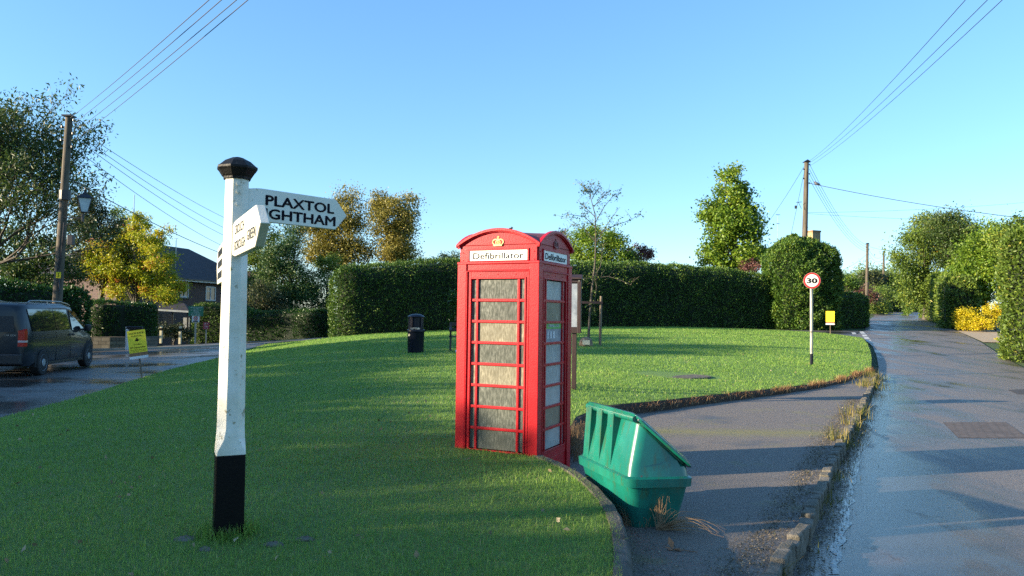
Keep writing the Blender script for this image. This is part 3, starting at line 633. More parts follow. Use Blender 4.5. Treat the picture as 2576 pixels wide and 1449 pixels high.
for k in range(4):
    mb = MB(); mb.M = face(k)
    A = arch(HW-.03, rise=.135)
    mb.prism([(HW-.03, -.17), *[(x, y) for x, y in A[::-1]], (-HW+.03, -.17)][::-1], (0, ins-.001, 2.338), (1, 0, 0), (0, 0, 1), .016)   # tympanum
    B = arch(HW+.012, rise=.160); T = arch(HW+.012, rise=.160)
    P = [(x, y) for x, y in B] + [(x*1.0, y+.030) for x, y in T[::-1]]
    mb.prism(P, (0, -HW+.026, 2.322), (1, 0, 0), (0, 0, 1), .045)                 # arched moulding
    P = [(x*.985, y+.001) for x, y in B] + [(x*.985, y+.016) for x, y in T[::-1]]
    mb.prism(P, (0, -HW+.031, 2.311), (1, 0, 0), (0, 0, 1), .036)
    mb.build('pediment', M['red'], tb, bevel=.004)
    mb = MB(); mb.M = face(k); y = -HW+.002
    for (x0, x1, z0, z1) in ((-.345, .345, 2.289, 2.305), (-.345, .345, 2.177, 2.185), (-.345, -.325, 2.185, 2.289), (.325, .345, 2.185, 2.289)): mb.bx(x0, x1, y, y+.03, z0, z1)
    for xx in (-.40, .40):
        for zz in (2.19, 2.27): mb.tube([(xx, -HW+.016, zz), (xx, -HW+.006, zz)], .006, 6)
    mb.build('sign_surround', M['red'], tb, bevel=.003)
    mb = MB(); mb.M = face(k); mb.bx(-.325, .325, -HW+.009, -HW+.030, 2.185, 2.289); sp = mb.build('sign_panel', M['opal'], tb)
    if k in (0, 1):
        R = face(k).to_3x3(); text('Defibrillator', M['letter'], sp, R @ Vector((0, -HW+.009, 2.236)), R @ Vector((1, 0, 0)), (0, 0, 1), .565, .066, .002, .004 if k == 0 else .010)
    # crown emblem
    mb = MB(); mb.M = face(k) @ Matrix.Translation((0, -HW+.012, 2.330)); cz = 0
    for i in range(5): pass
    mb.prism([(-.045, 0), (.045, 0), (.050, .018), (-.050, .018)], (0, 0, 0), (1, 0, 0), (0, 0, 1), .014)
    for s_ in (-1, 1):
        pts = [(s_*.046, 0, .018), (s_*.060, 0, .038), (s_*.056, 0, .056), (s_*.036, 0, .068), (s_*.012, 0, .066), (0, 0, .060)]
        mb.tube(pts, .009, 6); mb.tube([(s_*.02, 0, .018), (s_*.024, 0, .045), (s_*.006, 0, .062)], .008, 6)
    mb.tube([(0, 0, .02), (0, 0, .064)], .008, 6); mb.tube([(0, 0, .070), (0, 0, .084)], .009, 6); mb.tube([(-.012, 0, .092), (.012, 0, .092)], .006, 6); mb.tube([(0, 0, .082), (0, 0, .103)], .006, 6)
    mb.build('crown_emblem', M['gold'] if k == 0 else M['redroof'], tb)
# saucer roof
mb = MB(); N = 15; vs = []; fs = []
for j in range(N):
    for i in range(N):
        u, v = 2*i/(N-1)-1, 2*j/(N-1)-1; hx = .160*(1-u*u); hy = .160*(1-v*v)
        z = 2.345 + max(0, hx+hy-.02-(hx*hy)/.160*.95) ; w_ = HW-.0
        vs.append((u*w_, v*w_, z+.0))
for j in range(N-1):
    for i in range(N-1): a = j*N+i; fs.append((a, a+1, a+N+1, a+N))
mb.add(vs, fs)
mb.add([(-HW, -HW, 2.345), (HW, -HW, 2.345), (HW, HW, 2.345), (-HW, HW, 2.345)], [(3, 2, 1, 0)])
mb.build('roof', M['redroof'], tb, smooth=True)
mb = MB(); mb.tube([(-.03, -.10, 2.50), (-.03, -.10, 2.535), (-.04, -.10, 2.55)], [.018, .010, .012], 6); mb.tube([(-.03, -.10, 2.535), (-.008, -.10, 2.56)], [.009, .012], 6); mb.build('moss_tuft', M['black'], tb)
UW = [(-.3025, -.2475, 0), (-.2175, .2175, 1), (.2475, .3025, 0)]
ptype = [0, 0, 1, 0, 1, 0, 0, 0]; stype = [2, 1, 2, 2, 2, 2, 1, 2]
for k in range(4):
    door = k == 0; nm = 'door' if door else 'window_panel'
    mb = MB(); mb.M = face(k); y0 = -HW+.012
    for (x0, x1, z0, z1) in ((-.346, -.3025, .19, 2.08), (.3025, .346, .19, 2.08), (-.3025, .3025, 2.0, 2.08), (-.3025, .3025, .19, .275)): mb.bx(x0, x1, y0, y0+.045, z0, z1)
    ym = y0-.008                                # raised bead round the glazing
    for (x0, x1, z0, z1) in ((-.318, -.300, .262, 2.016), (.300, .318, .262, 2.016), (-.300, .300, 1.999, 2.016), (-.300, .300, .262, .279)): mb.bx(x0, x1, ym, ym+.02, z0, z1)
    for (x0, x1, z0, z1) in ((-.352, -.342, .20, 2.085), (.342, .352, .20, 2.085), (-.342, .342, 2.075, 2.085)): mb.bx(x0, x1, y0-.014, y0+.01, z0, z1)
    for zz in (2.045,):
        for xx in (-.2, 0, .2): mb.tube([(xx, y0+.002, zz), (xx, y0-.006, zz)], .006, 6)
    dr = mb.build(nm, M['red'], tb, bevel=.003)
    mb = MB(); mb.M = face(k)
    for xb in (-.2325, .2325): mb.bx(xb-.013, xb+.013, y0+.002, y0+.032, .27, 2.01)
    for r_ in range(1, 8): zb_ = .275+r_*.2156; mb.bx(-.305, .305, y0+.004, y0+.030, zb_-.014, zb_+.014)
    mb.build('glazing_bars', M['red'], dr, bevel=.004)
    for r_ in range(8):
        z0, z1 = .275+r_*.2156+.010, .275+(r_+1)*.2156-.010; mb = MB(); mb.M = face(k)
        for (a, b, _) in UW: mb.bx(a-.006, b+.006, y0+.020, y0+.026, z0, z1)
        row = 7-r_; ty = (ptype if k in (0, 2, 3) else stype)[row]
        mb.build('pane', (M['pane_grey'], M['pane_tan'], M['pane_pale'])[ty], dr)
    if k == 1:
        R = face(1).to_3x3(); mb = MB(); mb.M = face(1); mb.bx(-.205, .205, y0+.016, y0+.019, 1.363, 1.556); st = mb.build('first_aid_notice', M['paper'], dr)
        mb = MB(); mb.M = face(1); mb.bx(-.205, .205, y0+.013, y0+.0155, 1.50, 1.556); mb.build('green_band', M['green_sticker'], st)
        text('DEFIBRILLATOR', M['whiteboard'], st, R @ Vector((0, y0+.012, 1.532)), R @ Vector((1, 0, 0)), (0, 0, 1), .30, .026, .001, .01)
        for q_ in range(3): mb = MB(); mb.M = face(1); mb.bx(-.165+q_*.08, -.135+q_*.08, y0+.013, y0+.0155, 1.41, 1.475); mb.bx(-.18+q_*.08, -.12+q_*.08, y0+.0132, y0+.0157, 1.402, 1.41); mb.build('diagram', M['whiteboard'], st)
mb = MB(); mb.bx(-.33, .33, -.33, .33, .10, .16); mb.build('floor_slab', M['concrete'], tb)
# ------------------------------------------------------------------ grit bin
gb = empty('grit_bin', (.90, 5.72, 0), math.atan2(.266, .964), 'tilted green plastic grit bin with sloping lid on the pavement', 'grit bin')
gb.rotation_euler = (math.radians(-1.0), math.radians(1.5), math.atan2(.266, .964))
def rrect(x0, x1, y0, y1, z, r, zf=None, n=4):
    P = []
    for (cx_, cy_, a0) in ((x1-r, y0+r, -90), (x1-r, y1-r, 0), (x0+r, y1-r, 90), (x0+r, y0+r, 180)):
        for i in range(n+1):
            a = math.radians(a0+90*i/n); x_, y_ = cx_+r*math.cos(a), cy_+r*math.sin(a); P.append(Vector((x_, y_, zf(x_, y_) if zf else z)))
    return P
zl = lambda x_, y_: .815-(x_-.10)*.83          # slope of the lid plane: high on the left, low on the right
mb = MB(); mb.loft([rrect(.10, .47, .10, 1.0, -.02, .06), rrect(.045, .52, .045, 1.06, .22, .07), rrect(.020, .535, .020, 1.085, .335, .07)]); mb.build('tub', M['grit'], gb, smooth=True)
mb = MB(); mb.loft([rrect(.012, .545, .012, 1.093, .325, .075), rrect(-.008, .560, -.008, 1.11, .330, .08), rrect(-.012, .565, -.012, 1.115, .395, .08), rrect(.0, .553, .0, 1.10, .405, .08), rrect(.02, .53, .02, 1.08, .408, .07)]); mb.build('rim', M['grit'], gb, smooth=True)
mb = MB(); mb.loft([rrect(.014, .540, .014, 1.09, .40, .075), rrect(.030, .530, .030, 1.07, .48, .08), rrect(.105, .520, .075, 1.03, 0, .08, zl)]); mb.build('shell', M['grit'], gb, smooth=True)
mb = MB()                                       # hinge straps that stand clear of the leaning back wall
for k in range(3):
    y0 = .40+k*.245; mb.prism([(.014, 0), (.10, 0), (.14, .40), (.058, .44), (.035, .44)], (0, y0+.12, .41), (1, 0, 0), (0, 0, 1), .12)
mb.build('hinge_strap', M['grit'], gb, bevel=.006)
mb = MB(); mb.tube([(.072, .055, .845), (.072, 1.06, .845)], .026, 12); mb.build('hinge_tube', M['grit'], gb, smooth=True)
mb = MB(); lidz = lambda dz: (lambda x_, y_: .868-(x_-.07)*.80+dz)
mb.loft([rrect(.075, .56, .035, 1.08, 0, .07, lidz(-.018)), rrect(.060, .575, .022, 1.093, 0, .08, lidz(-.006)), rrect(.058, .575, .025, 1.09, 0, .08, lidz(.010)), rrect(.085, .555, .06, 1.06, 0, .08, lidz(.032)), rrect(.14, .51, .12, 1.0, 0, .07, lidz(.040))])
mb.build('lid', M['grit'], gb, smooth=True)
mb = MB(); mb.loft([rrect(.10, .535, .06, 1.05, 0, .07, lambda a, b: zl(a, b)-.002), rrect(.10, .535, .06, 1.05, 0, .07, lidz(-.016))]); mb.build('seal', M['gritdark'], gb)
mb = MB(); mb.tube([(.085, .02, .842), (.085, .028, .842)], .008, 8); mb.build('pin', M['steel'], gb)
# dead grass tuft, twig and leaf in front of the bin
c = PG(1660, 1335, G, .12); n = 150
q = np.c_[rng.normal(c.x, .02, n), rng.normal(c.y, .02, n), np.full(n, .0)]
def stems(name, specs, mat, parent=None, loc=(0, 0, 0)):
    mb = MB()
    for (p0, az, L, rise, r0) in specs:
        d = Vector((math.cos(az), math.sin(az), 0)); pts = []
        for i in range(7): t = i/6; pts.append(Vector(p0)+d*L*t+Vector((0, 0, rise*math.sin(t*math.pi*.85))))
        mb.tube(pts, [r0*(1-.75*i/6) for i in range(7)], 4)
    return mb.build(name, mat, parent)
M['stem'] = surf('dry_stem', (.33, .22, .12), .8, (.20, .12, .06), 20, bst=0)
sp = [((c.x+random.uniform(-.03, .03), c.y+random.uniform(-.02, .02), .0), random.uniform(-.75, .35), random.uniform(.12, .50), random.uniform(.01, .15), .0022) for _ in range(60)]
sp += [((c.x+random.uniform(-.03, .03), c.y, .0), random.uniform(.3, 2.6), random.uniform(.05, .2), random.uniform(.08, .28), .002) for _ in range(26)]
tag(stems('dry_grass_tuft', sp, M['stem']), 'fan of dry grass stems lying beside the grit bin foot', 'dead grass')
c2 = PG(1600, 1320, G, .12)
sp = [((c2.x+random.uniform(-.10, .10), c2.y+random.uniform(-.1, .15), .0), random.uniform(-3, 3), random.uniform(.03, .12), random.uniform(.05, .16), .002) for _ in range(110)]
tag(stems('dry_grass_clump', sp, M['stem']), 'short dead grass clump between the edging and the grit bin', 'dead grass')
c3 = PG(1447, 1155, G, .12)
sp = [((c3.x+random.uniform(-.04, .12), c3.y+random.uniform(-.2, .5), .0), random.uniform(-3, 3), random.uniform(.03, .14), random.uniform(.1, .42), .0022) for _ in range(150)]
tag(stems('dead_stalks', sp, M['stem']), 'upright dead stalks behind the red box and the grit bin', 'dead grass')
lf = PG(1693, 1385, G, .12)
mb = MB()
for (a, L, z) in ((1.7, .095, .07), (0.2, .07, .012), (2.9, .06, .02), (-.5, .07, .008), (3.6, .045, .01)):
    d = Vector((math.cos(a), math.sin(a), 0)); s = Vector((-d.y, d.x, 0)); U = Vector((0, 0, 1))
    mb.add([(0, 0, .004), d*L*.45+s*L*.25+U*z*.5, d*L+U*z, d*L*.45-s*L*.25+U*(z*.5+.006)], [(0, 1, 2, 3)])
mb.tube([(0, 0, .005), (.07, -.015, .006), (.16, -.05, .004)], .0022, 5)
o = mb.build('fallen_leaf', M['brownleaf']); o.location = lf; tag(o, 'curled orange brown leaf lying on dark tarmac', 'leaf')
# ------------------------------------------------------------------ notice board behind the box
nb = empty('notice_board', (.80, 13.7, float(LH(.8, 13.7))), math.radians(-12), 'dark brown glazed notice board on posts behind the red box', 'notice board')
b0 = float(LH(.8, 13.7)); mb = MB(); zA, zB = 1.32-b0, 2.30-b0
for xx in (-.36, .36):
    mb = MB(); mb.bx(xx-.04, xx+.04, -.04, .04, -.2, zA+.05); mb.build('post', M['notewood'], nb, bevel=.004)
mb = MB(); mb.bx(-.48, .48, -.045, .055, zA, zB)
mb.bx(-.48, -.42, -.08, -.045, zA, zB); mb.bx(.42, .48, -.08, -.045, zA, zB); mb.bx(-.42, .42, -.08, -.045, zB-.06, zB); mb.bx(-.42, .42, -.08, -.045, zA, zA+.09)
mb.build('cabinet', M['notewood'], nb, bevel=.004)
mb = MB(); mb.prism([(-.13, 0), (.10, 0), (.10, .02), (0, .09), (-.13, .03)], (-.50, 0, zB), (0, 1, 0), (0, 0, 1), 1.0); mb.build('roof', M['notewood'], nb, bevel=.003)
mb = MB(); mb.bx(-.40, .41, -.053, -.048, zA+.11, zB-.08); mb.build('notice_sheet', M['paper'], nb)
mb = MB(); mb.tube([(.445, -.078, zB-.03), (.445, -.088, zB-.03)], .012, 8); mb.build('lock', M['steel'], nb)
# ------------------------------------------------------------------ litter bin, bench, cup
bp = Vector((-2.79, 21.8, 0)); bp.z = float(LH(bp.x, bp.y)); lb = empty('litter_bin', bp, math.radians(-20), 'navy black round litter bin with domed hood on the lawn', 'litter bin')
mb = MB(); mb.lathe([(.23, -.05), (.235, 0), (.245, .60), (.25, .61), (.25, .63)], 28); mb.build('body', M['bin'], lb, smooth=True)
mb = MB(); mb.lathe([(.252, .60), (.266, .62), (.262, .665), (.24, .675)], 28); mb.build('collar', M['bin'], lb, smooth=True)
mb = MB(); n = 28; mb.lathe([(.225, .66), (.225, .74)], n)
vs = []
for z in (.74, 1.02):
    for k in range(n): a = 2*math.pi*k/n; vs.append((.225*math.cos(a), .225*math.sin(a), z))
mb.add(vs, [(k, (k+1) % n, n+(k+1) % n, n+k) for k in range(n) if not (k*360/n > 262 and k*360/n < 325)])
mb.lathe([(.19, .73), (.19, 1.03)], n); mb.build('hood', M['bin'], lb, smooth=False)
mb = MB(); mb.lathe([(.225, 1.02), (.25, 1.03), (.25, 1.05), (.20, 1.09), (.12, 1.118), (.03, 1.128)], n); mb.build('dome', M['bin'], lb, smooth=True)
R = Matrix.Rotation(math.radians(-66), 3, 'Z'); 
text('LITTER', M['sign_white'], lb, Vector((.10, -.229, .705)), (.92, .30, 0), (0, 0, 1), .26, .052, .002, .01)
mb = MB(); mb.prism([(-.03, 0), (.03, 0), (.035, .05), (0, .08), (-.035, .04)], (-.10, -.232, .48), (.94, -.30, 0), (0, 0, 1), .004); mb.build('emblem', M['cream_post'], lb)
be = Vector((-1.12, 22.4, 0)); be.z = float(LH(be.x, be.y)); bn = empty('park_bench', be, math.radians(4), 'dark slatted bench with black iron ends behind the red box', 'bench')
for sx in (-.70, .70):
    mb = MB(); mb.tube([(sx, -.30, 0), (sx, -.27, .40), (sx, -.30, .62), (sx, -.20, .68), (sx, .08, .66), (sx, .13, .84)], .03, 6)
    mb.tube([(sx, .22, 0), (sx, .08, .42), (sx, .13, .84)], .028, 6); mb.tube([(sx, -.28, .38), (sx, .10, .38)], .028, 6); mb.build('end_frame', M['iron'], bn)
mb = MB()
for k in range(4): mb.box((0, -.24+k*.10, .425), (1.5, .085, .03))
mb.build('seat', M['notewood'], bn)
mb = MB()
for k in range(2): mb.box((0, .10+k*.02, .62+k*.17), (1.5, .03, .11))
mb.build('backrest', M['notewood'], bn)
p = PG(1146, 889, LH); mb = MB(); mb.lathe([(.035, 0), (.05, .11), (.052, .115)], 12); mb.M = Matrix.Identity(4)
o = mb.build('paper_cup', M['whiteboard']); o.location = p+Vector((.0, 0, .05)); o.rotation_euler = (0, math.radians(80), .4); tag(o, 'crumpled white cup on the grass under the bench', 'cup')
# ------------------------------------------------------------------ 30 sign
sp_ = Vector((8.70, 21.6, 0)); sp_.z = float(LH(sp_.x, sp_.y)); s3 = empty('speed_limit_sign', sp_, 0, 'round red and white 30 speed limit sign on grey pole', 'road sign')
zc = at(2043, 706, 21.6).z-sp_.z
mb = MB(); mb.tube([(0, .03, .0), (0, .03, zc+.12)], .044, 12); mb.build('pole', M['steel'], s3, smooth=True)
mb = MB(); mb.tube([(0, .03, -.1), (0, .03, .33)], .046, 12); mb.build('black_band', M['bin'], s3, smooth=True)
a0 = math.radians(-16); fx = Vector((math.cos(a0), math.sin(a0), 0)); fn = Vector((math.sin(a0), -math.cos(a0), 0))
def disc(mb, r, d, t, n=40): mb.prism([(r*math.cos(2*math.pi*k/n), r*math.sin(2*math.pi*k/n)) for k in range(n)], Vector((0, 0, zc))+fn*d, fx, (0, 0, 1), t)
mb = MB(); disc(mb, .235, .020, .012); mb.build('back_plate', M['steel'], s3)
mb = MB(); disc(mb, .228, .032, .003); mb.build('red_ring', M['sign_red'], s3)
mb = MB(); disc(mb, .182, .035, .003); mb.build('white_face', M['sign_face'], s3)
text('30', M['letter'], s3, Vector((0, 0, zc))+fn*.0385, fx, (0, 0, 1), .27, .145, .002, .035, name='numerals')
for xx in (-.07, 0, .07):
    for zz in (-.13, .13): mb = MB(); mb.tube([Vector((0, 0, zc+zz))+fx*xx+fn*.036, Vector((0, 0, zc+zz))+fx*xx+fn*.042], .007, 6); mb.build('rivet', M['letter'], s3)
mb = MB(); mb.lathe([(.047, 0), (.052, .01), (.047, .02)], 12, (0, .03, .95)); mb.tube([(.04, .03, .96), (.10, .02, .98), (.07, .02, 1.03)], .005, 5); mb.build('cable_tie', M['bin'], s3)
# ------------------------------------------------------------------ duck race boards
def race_board(base, az, leanx, label, full=True):
    o = empty('race_sign', base, az, label, 'sign', 'duck race boards on stakes'); o.rotation_euler = (math.radians(-3), leanx, az)
    mb = MB(); mb.bx(-.018, .018, -.018, .018, -.15, .62); mb.build('stake', M['wood'], o)
    mb = MB(); mb.bx(-.21, .21, -.030, -.018, .50, 1.18); mb.build('board', M['ply'], o)
    mb = MB(); mb.bx(-.215, .215, -.042, -.031, .50, .565); mb.build('white_strip', M['whiteboard'], o)
    mb = MB(); mb.bx(-.21, .21, -.034, -.031, .655, 1.215); p_ = mb.build('poster', M['yellow'], o)
    if full:
        for (s, z, h_, w_) in (('DUCK RACE', 1.145, .042, .33), ('PLAXTOL', 1.075, .036, .24), ('Sunday', .865, .030, .17), ('29 September', .785, .036, .36), ('Bar & BBQ from 1pm', .725, .020, .34), ('parish playing field', .69, .016, .36)):
            text(s, M['letter'], p_, (0, -.0345, z), (1, 0, 0), (0, 0, 1), w_, h_, .001, .02)
        mb = MB(); mb.lathe([(.045, 0), (.05, .003)], 14, (0, 0, 0)); mb.V = [Vector((v.x, -.036-v.z, .965+v.y*.5)) for v in mb.V]; mb.box((0, -.037, 1.0), (.03, .003, .05)); mb.build('emblem', M['letter'], p_)
    return o
b = PG(357, 952, LH); r1 = race_board(b, math.radians(14), math.radians(-8.5), 'leaning yellow duck race poster board on the lane side grass')
b = Vector((16.75, 39.2, 0)); b.z = float(LH(b.x, b.y)); r2 = race_board(b, math.radians(-25), 0, 'sunlit bright yellow poster board at the far end of lawn', False)
# ------------------------------------------------------------------ foliage builders
def tree(name, label, base, lobes, nleaf, size, mat, tr=.12, cl=.5, ncl=70, fill=.45, limbs=12, cat='tree', group=None, aspect=.55, droop=.2, extra=None, split=None, top=.75, wide=1.):
    base = Vector(base); o = empty(name, base, 0, label, cat, group); size *= .82; nleaf = int(nleaf*1.5)
    vol = np.array([(l[1][0]*l[1][1]*l[1][2])**(2/3) for l in lobes]); vol /= vol.sum()
    k = rng.choice(len(lobes), ncl, p=vol); C = np.array([tuple(lobes[i][0]) for i in k]); Rr = np.array([lobes[i][1] for i in k])
    d = unit(rng.normal(size=(ncl, 3))); f = (fill**3+rng.random(ncl)*(1-fill**3))**(1/3)
    CC = C + d*Rr*(f*.9)[:, None]; s = cl*rng.uniform(.6, 1.3, ncl); cr = rng.random(ncl)
    j = rng.integers(0, ncl, nleaf); P = CC[j] + rng.normal(size=(nleaf, 3))*(s[j]*.45)[:, None]*np.array([1, 1, .75])
    g = np.array([float(G(base.x, base.y))]); P[:, 2] = np.maximum(P[:, 2], g+.05)
    leaves('crown', P, size, mat, o, .45*cr[j]+.55*rng.random(nleaf), None, aspect, droop, off=tuple(base))
    if extra:
        m2, frac, pred = extra; sel = np.where(pred(CC))[0]
        if len(sel):
            n2 = int(nleaf*frac); j = rng.choice(sel, n2); P = CC[j]+rng.normal(size=(n2, 3))*(s[j]*.45)[:, None]
            leaves('turning_leaves', P, size, m2, o, rng.random(n2), None, aspect, droop, off=tuple(base))
    mb = MB(); c0 = Vector(np.mean([np.array(l[0]) for l in lobes], axis=0)); zt_ = max(l[0][2]+l[1][2]*.6 for l in lobes)
    T = Vector((base.x*.2+c0.x*.8, base.y*.2+c0.y*.8, base.z+(zt_-base.z)*top)) - base
    tp = [Vector((0, 0, -.2))] + [T*t + Vector((math.sin(t*5+base.x)*tr*.8, math.cos(t*4+base.y)*tr*.8, 0)) for t in (.15, .35, .55, .75, 1)]
    mb.tube(tp, [tr*1.25, tr*1.05, tr*.85, tr*.65, tr*.45, tr*.15], 9)
    for q in range(limbs):
        e = Vector(CC[rng.integers(ncl)])-base; t0 = rng.uniform(.3, .8); s0 = T*t0; mid = s0.lerp(e, .5)+Vector((0, 0, .12*(e-s0).length))
        mb.tube([s0, mid, e], [tr*.42, tr*.25, tr*.07], 5)
    mb.build('trunk', M['bark'], o, smooth=True)
    return o
def L(px, py, rx, ry, Y, rd=None):        # a lobe seen at (px, py) with pixel radii, at distance Y
    c = at(px, py, Y); k = Y/F; return (tuple(c), (rx*k, (rd if rd else rx*k), ry*k))
def gb_(px, Y, dx=0): p = at(px, 780, Y); return (p.x+dx, Y, float(G(p.x+dx, Y)))
def hedge(name, label, path, w, hs, dens, size, mat, amp=.08, r=.35, group=None, aspect=.45, caps=(1, 1), cat='hedge', core=.12, back=.35, nb=1.0, droop=0, bfun=None, zb=None):
    """path = base centre line, hs = heights along it; leaves on a rounded clipped profile over a dark inner core"""
    P = np.array(path, float); seg = np.linalg.norm(np.diff(P, axis=0), axis=1); c = np.r_[0, np.cumsum(seg)]; tot = c[-1]; hs = np.asarray(hs, float)
    ctr = P.mean(0); bz = float(G(ctr[0], ctr[1])); o = empty(name, (ctr[0], ctr[1], bz), 0, label, cat, group)
    def prof(h, u):               # u in 0..1 round the section: returns offset (-1..1)*w/2, z, normal (across, up)
        h = np.maximum(h, r*1.2); l1 = h-r; arc = np.pi/2*r; l2 = w-2*r; Lt = 2*l1+2*arc+l2; s = u*Lt
        off = np.empty_like(s); z = np.empty_like(s); na = np.empty_like(s); nz = np.empty_like(s)
        a = s < l1; off[a] = -w/2; z[a] = s[a]; na[a] = -1; nz[a] = 0
        b = (s >= l1) & (s < l1+arc); t = (s[b]-l1[b])/r; off[b] = -w/2+r-r*np.cos(t); z[b] = h[b]-r+r*np.sin(t); na[b] = -np.cos(t); nz[b] = np.sin(t)
        b = (s >= l1+arc) & (s < l1+arc+l2); off[b] = -w/2+r+(s[b]-l1[b]-arc); z[b] = h[b]; na[b] = 0; nz[b] = 1
        b = (s >= l1+arc+l2) & (s < l1+2*arc+l2); t = (s[b]-l1[b]-arc-l2)/r; off[b] = w/2-r+r*np.sin(t); z[b] = h[b]-r+r*np.cos(t); na[b] = np.sin(t); nz[b] = np.cos(t)
        b = s >= l1+2*arc+l2; off[b] = w/2; z[b] = h[b]-r-(s[b]-l1[b]-2*arc-l2); na[b] = 1; nz[b] = 0
        return off, z, na, nz
    hm = hs.mean(); n = int(dens*tot*(2*hm+w)); t = rng.uniform(0, tot, n); u = rng.random(n)
    fr = (2*hm+w)
    drop = (u > .62) & (rng.random(n) > back); t, u = t[~drop], u[~drop]
    h = np.interp(t, c, hs); off, z, na, nz = prof(h, u)
    k = np.clip(np.searchsorted(c, t)-1, 0, len(seg)-1); T = (np.diff(P, axis=0)/seg[:, None])[k]; A = np.stack([-T[:, 1], T[:, 0]], 1)   # A: to the left of travel
    x = np.interp(t, c, P[:, 0]); y = np.interp(t, c, P[:, 1])
    Q = np.stack([x-A[:, 0]*off*-1*-1, y-A[:, 1]*off*-1*-1, z], 1); Q[:, 0] = x-A[:, 0]*(-off); Q[:, 1] = y-A[:, 1]*(-off)
    Nn = np.stack([A[:, 0]*na, A[:, 1]*na, nz], 1)
    for ci, (e, d) in enumerate(((P[0], P[0]-P[1]), (P[-1], P[-1]-P[-2]))):
        if not caps[ci]: continue
        m = int(dens*np.pi*.5*w*hm*2.0); he = np.full(m, hs[0 if ci == 0 else -1]); off, z, na, nz = prof(he, rng.random(m)*.5)
        a = np.arctan2(d[1], d[0])+rng.uniform(-np.pi/2, np.pi/2, m); rr = -off; 
        Q = np.r_[Q, np.stack([e[0]+np.cos(a)*rr, e[1]+np.sin(a)*rr, z], 1)]; Nn = np.r_[Nn, np.stack([np.cos(a)*-na, np.sin(a)*-na, nz], 1)]
    lump = wob(Q[:, 0], Q[:, 1], Q[:, 2], 1.1)*.6+wob(Q[:, 0], Q[:, 1], Q[:, 2], 3.3)*.4
    shoot = (rng.random(len(Q)) < .07)*np.minimum(rng.exponential(size*.7, len(Q)), size*1.2)*np.clip(Nn[:, 2]+.4, 0, 1)
    Q += Nn*(lump*amp+rng.normal(0, size*.45, len(Q))+shoot)[:, None]
    Q[:, 2] += G(Q[:, 0], Q[:, 1]) if zb is None else zb
    rn = np.clip(.45+.25*lump+rng.normal(0, .22, len(Q)), 0, 1); Nn[:, 2] += .35
    leaves('foliage', Q, size, mat, o, rn, Nn*nb, aspect, droop, off=(ctr[0], ctr[1], bz))
    # solid dark core added behind the leaves to stop see-through, not branches
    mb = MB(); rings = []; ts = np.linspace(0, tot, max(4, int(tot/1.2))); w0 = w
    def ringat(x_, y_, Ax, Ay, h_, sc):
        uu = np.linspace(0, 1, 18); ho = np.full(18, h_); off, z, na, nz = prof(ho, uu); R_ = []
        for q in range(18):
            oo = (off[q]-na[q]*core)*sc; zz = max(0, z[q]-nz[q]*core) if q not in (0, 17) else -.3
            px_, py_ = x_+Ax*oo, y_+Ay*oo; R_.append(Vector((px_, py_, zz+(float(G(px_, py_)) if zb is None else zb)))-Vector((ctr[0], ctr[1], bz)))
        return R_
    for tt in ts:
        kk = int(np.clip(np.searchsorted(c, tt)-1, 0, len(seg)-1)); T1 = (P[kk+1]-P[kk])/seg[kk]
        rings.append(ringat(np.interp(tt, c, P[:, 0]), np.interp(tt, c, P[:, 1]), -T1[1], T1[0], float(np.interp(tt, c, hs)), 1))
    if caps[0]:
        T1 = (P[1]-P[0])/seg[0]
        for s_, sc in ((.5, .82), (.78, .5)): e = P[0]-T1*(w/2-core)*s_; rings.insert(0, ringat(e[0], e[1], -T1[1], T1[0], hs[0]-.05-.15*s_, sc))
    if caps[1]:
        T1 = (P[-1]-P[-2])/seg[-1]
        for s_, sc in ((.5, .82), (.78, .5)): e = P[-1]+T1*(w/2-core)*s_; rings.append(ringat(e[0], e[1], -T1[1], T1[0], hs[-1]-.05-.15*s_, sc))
    mb.loft(rings); mb.build('branches', M['hedge_core'], o)
    return o
# big yew hedge across the back of the green
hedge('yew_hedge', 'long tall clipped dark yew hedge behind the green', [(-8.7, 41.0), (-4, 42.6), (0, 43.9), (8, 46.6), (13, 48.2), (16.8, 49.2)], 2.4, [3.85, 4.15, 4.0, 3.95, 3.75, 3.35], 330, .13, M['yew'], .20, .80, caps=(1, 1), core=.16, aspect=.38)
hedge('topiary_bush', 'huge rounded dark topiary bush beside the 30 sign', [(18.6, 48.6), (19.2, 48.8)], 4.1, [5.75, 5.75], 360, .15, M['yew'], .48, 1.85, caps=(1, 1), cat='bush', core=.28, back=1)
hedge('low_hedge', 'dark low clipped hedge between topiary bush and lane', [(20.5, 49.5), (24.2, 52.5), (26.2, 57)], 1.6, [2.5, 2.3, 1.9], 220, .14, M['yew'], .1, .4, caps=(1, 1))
tree('laurel_shrub', 'glossy laurel shrub in front of yew hedge beside the box', gb_(1146, 38), [L(1146, 790, 22, 40, 38), L(1150, 750, 14, 30, 38)], 1500, .16, M['laurel'], .05, .3, 30, .3, 6, cat='shrub')
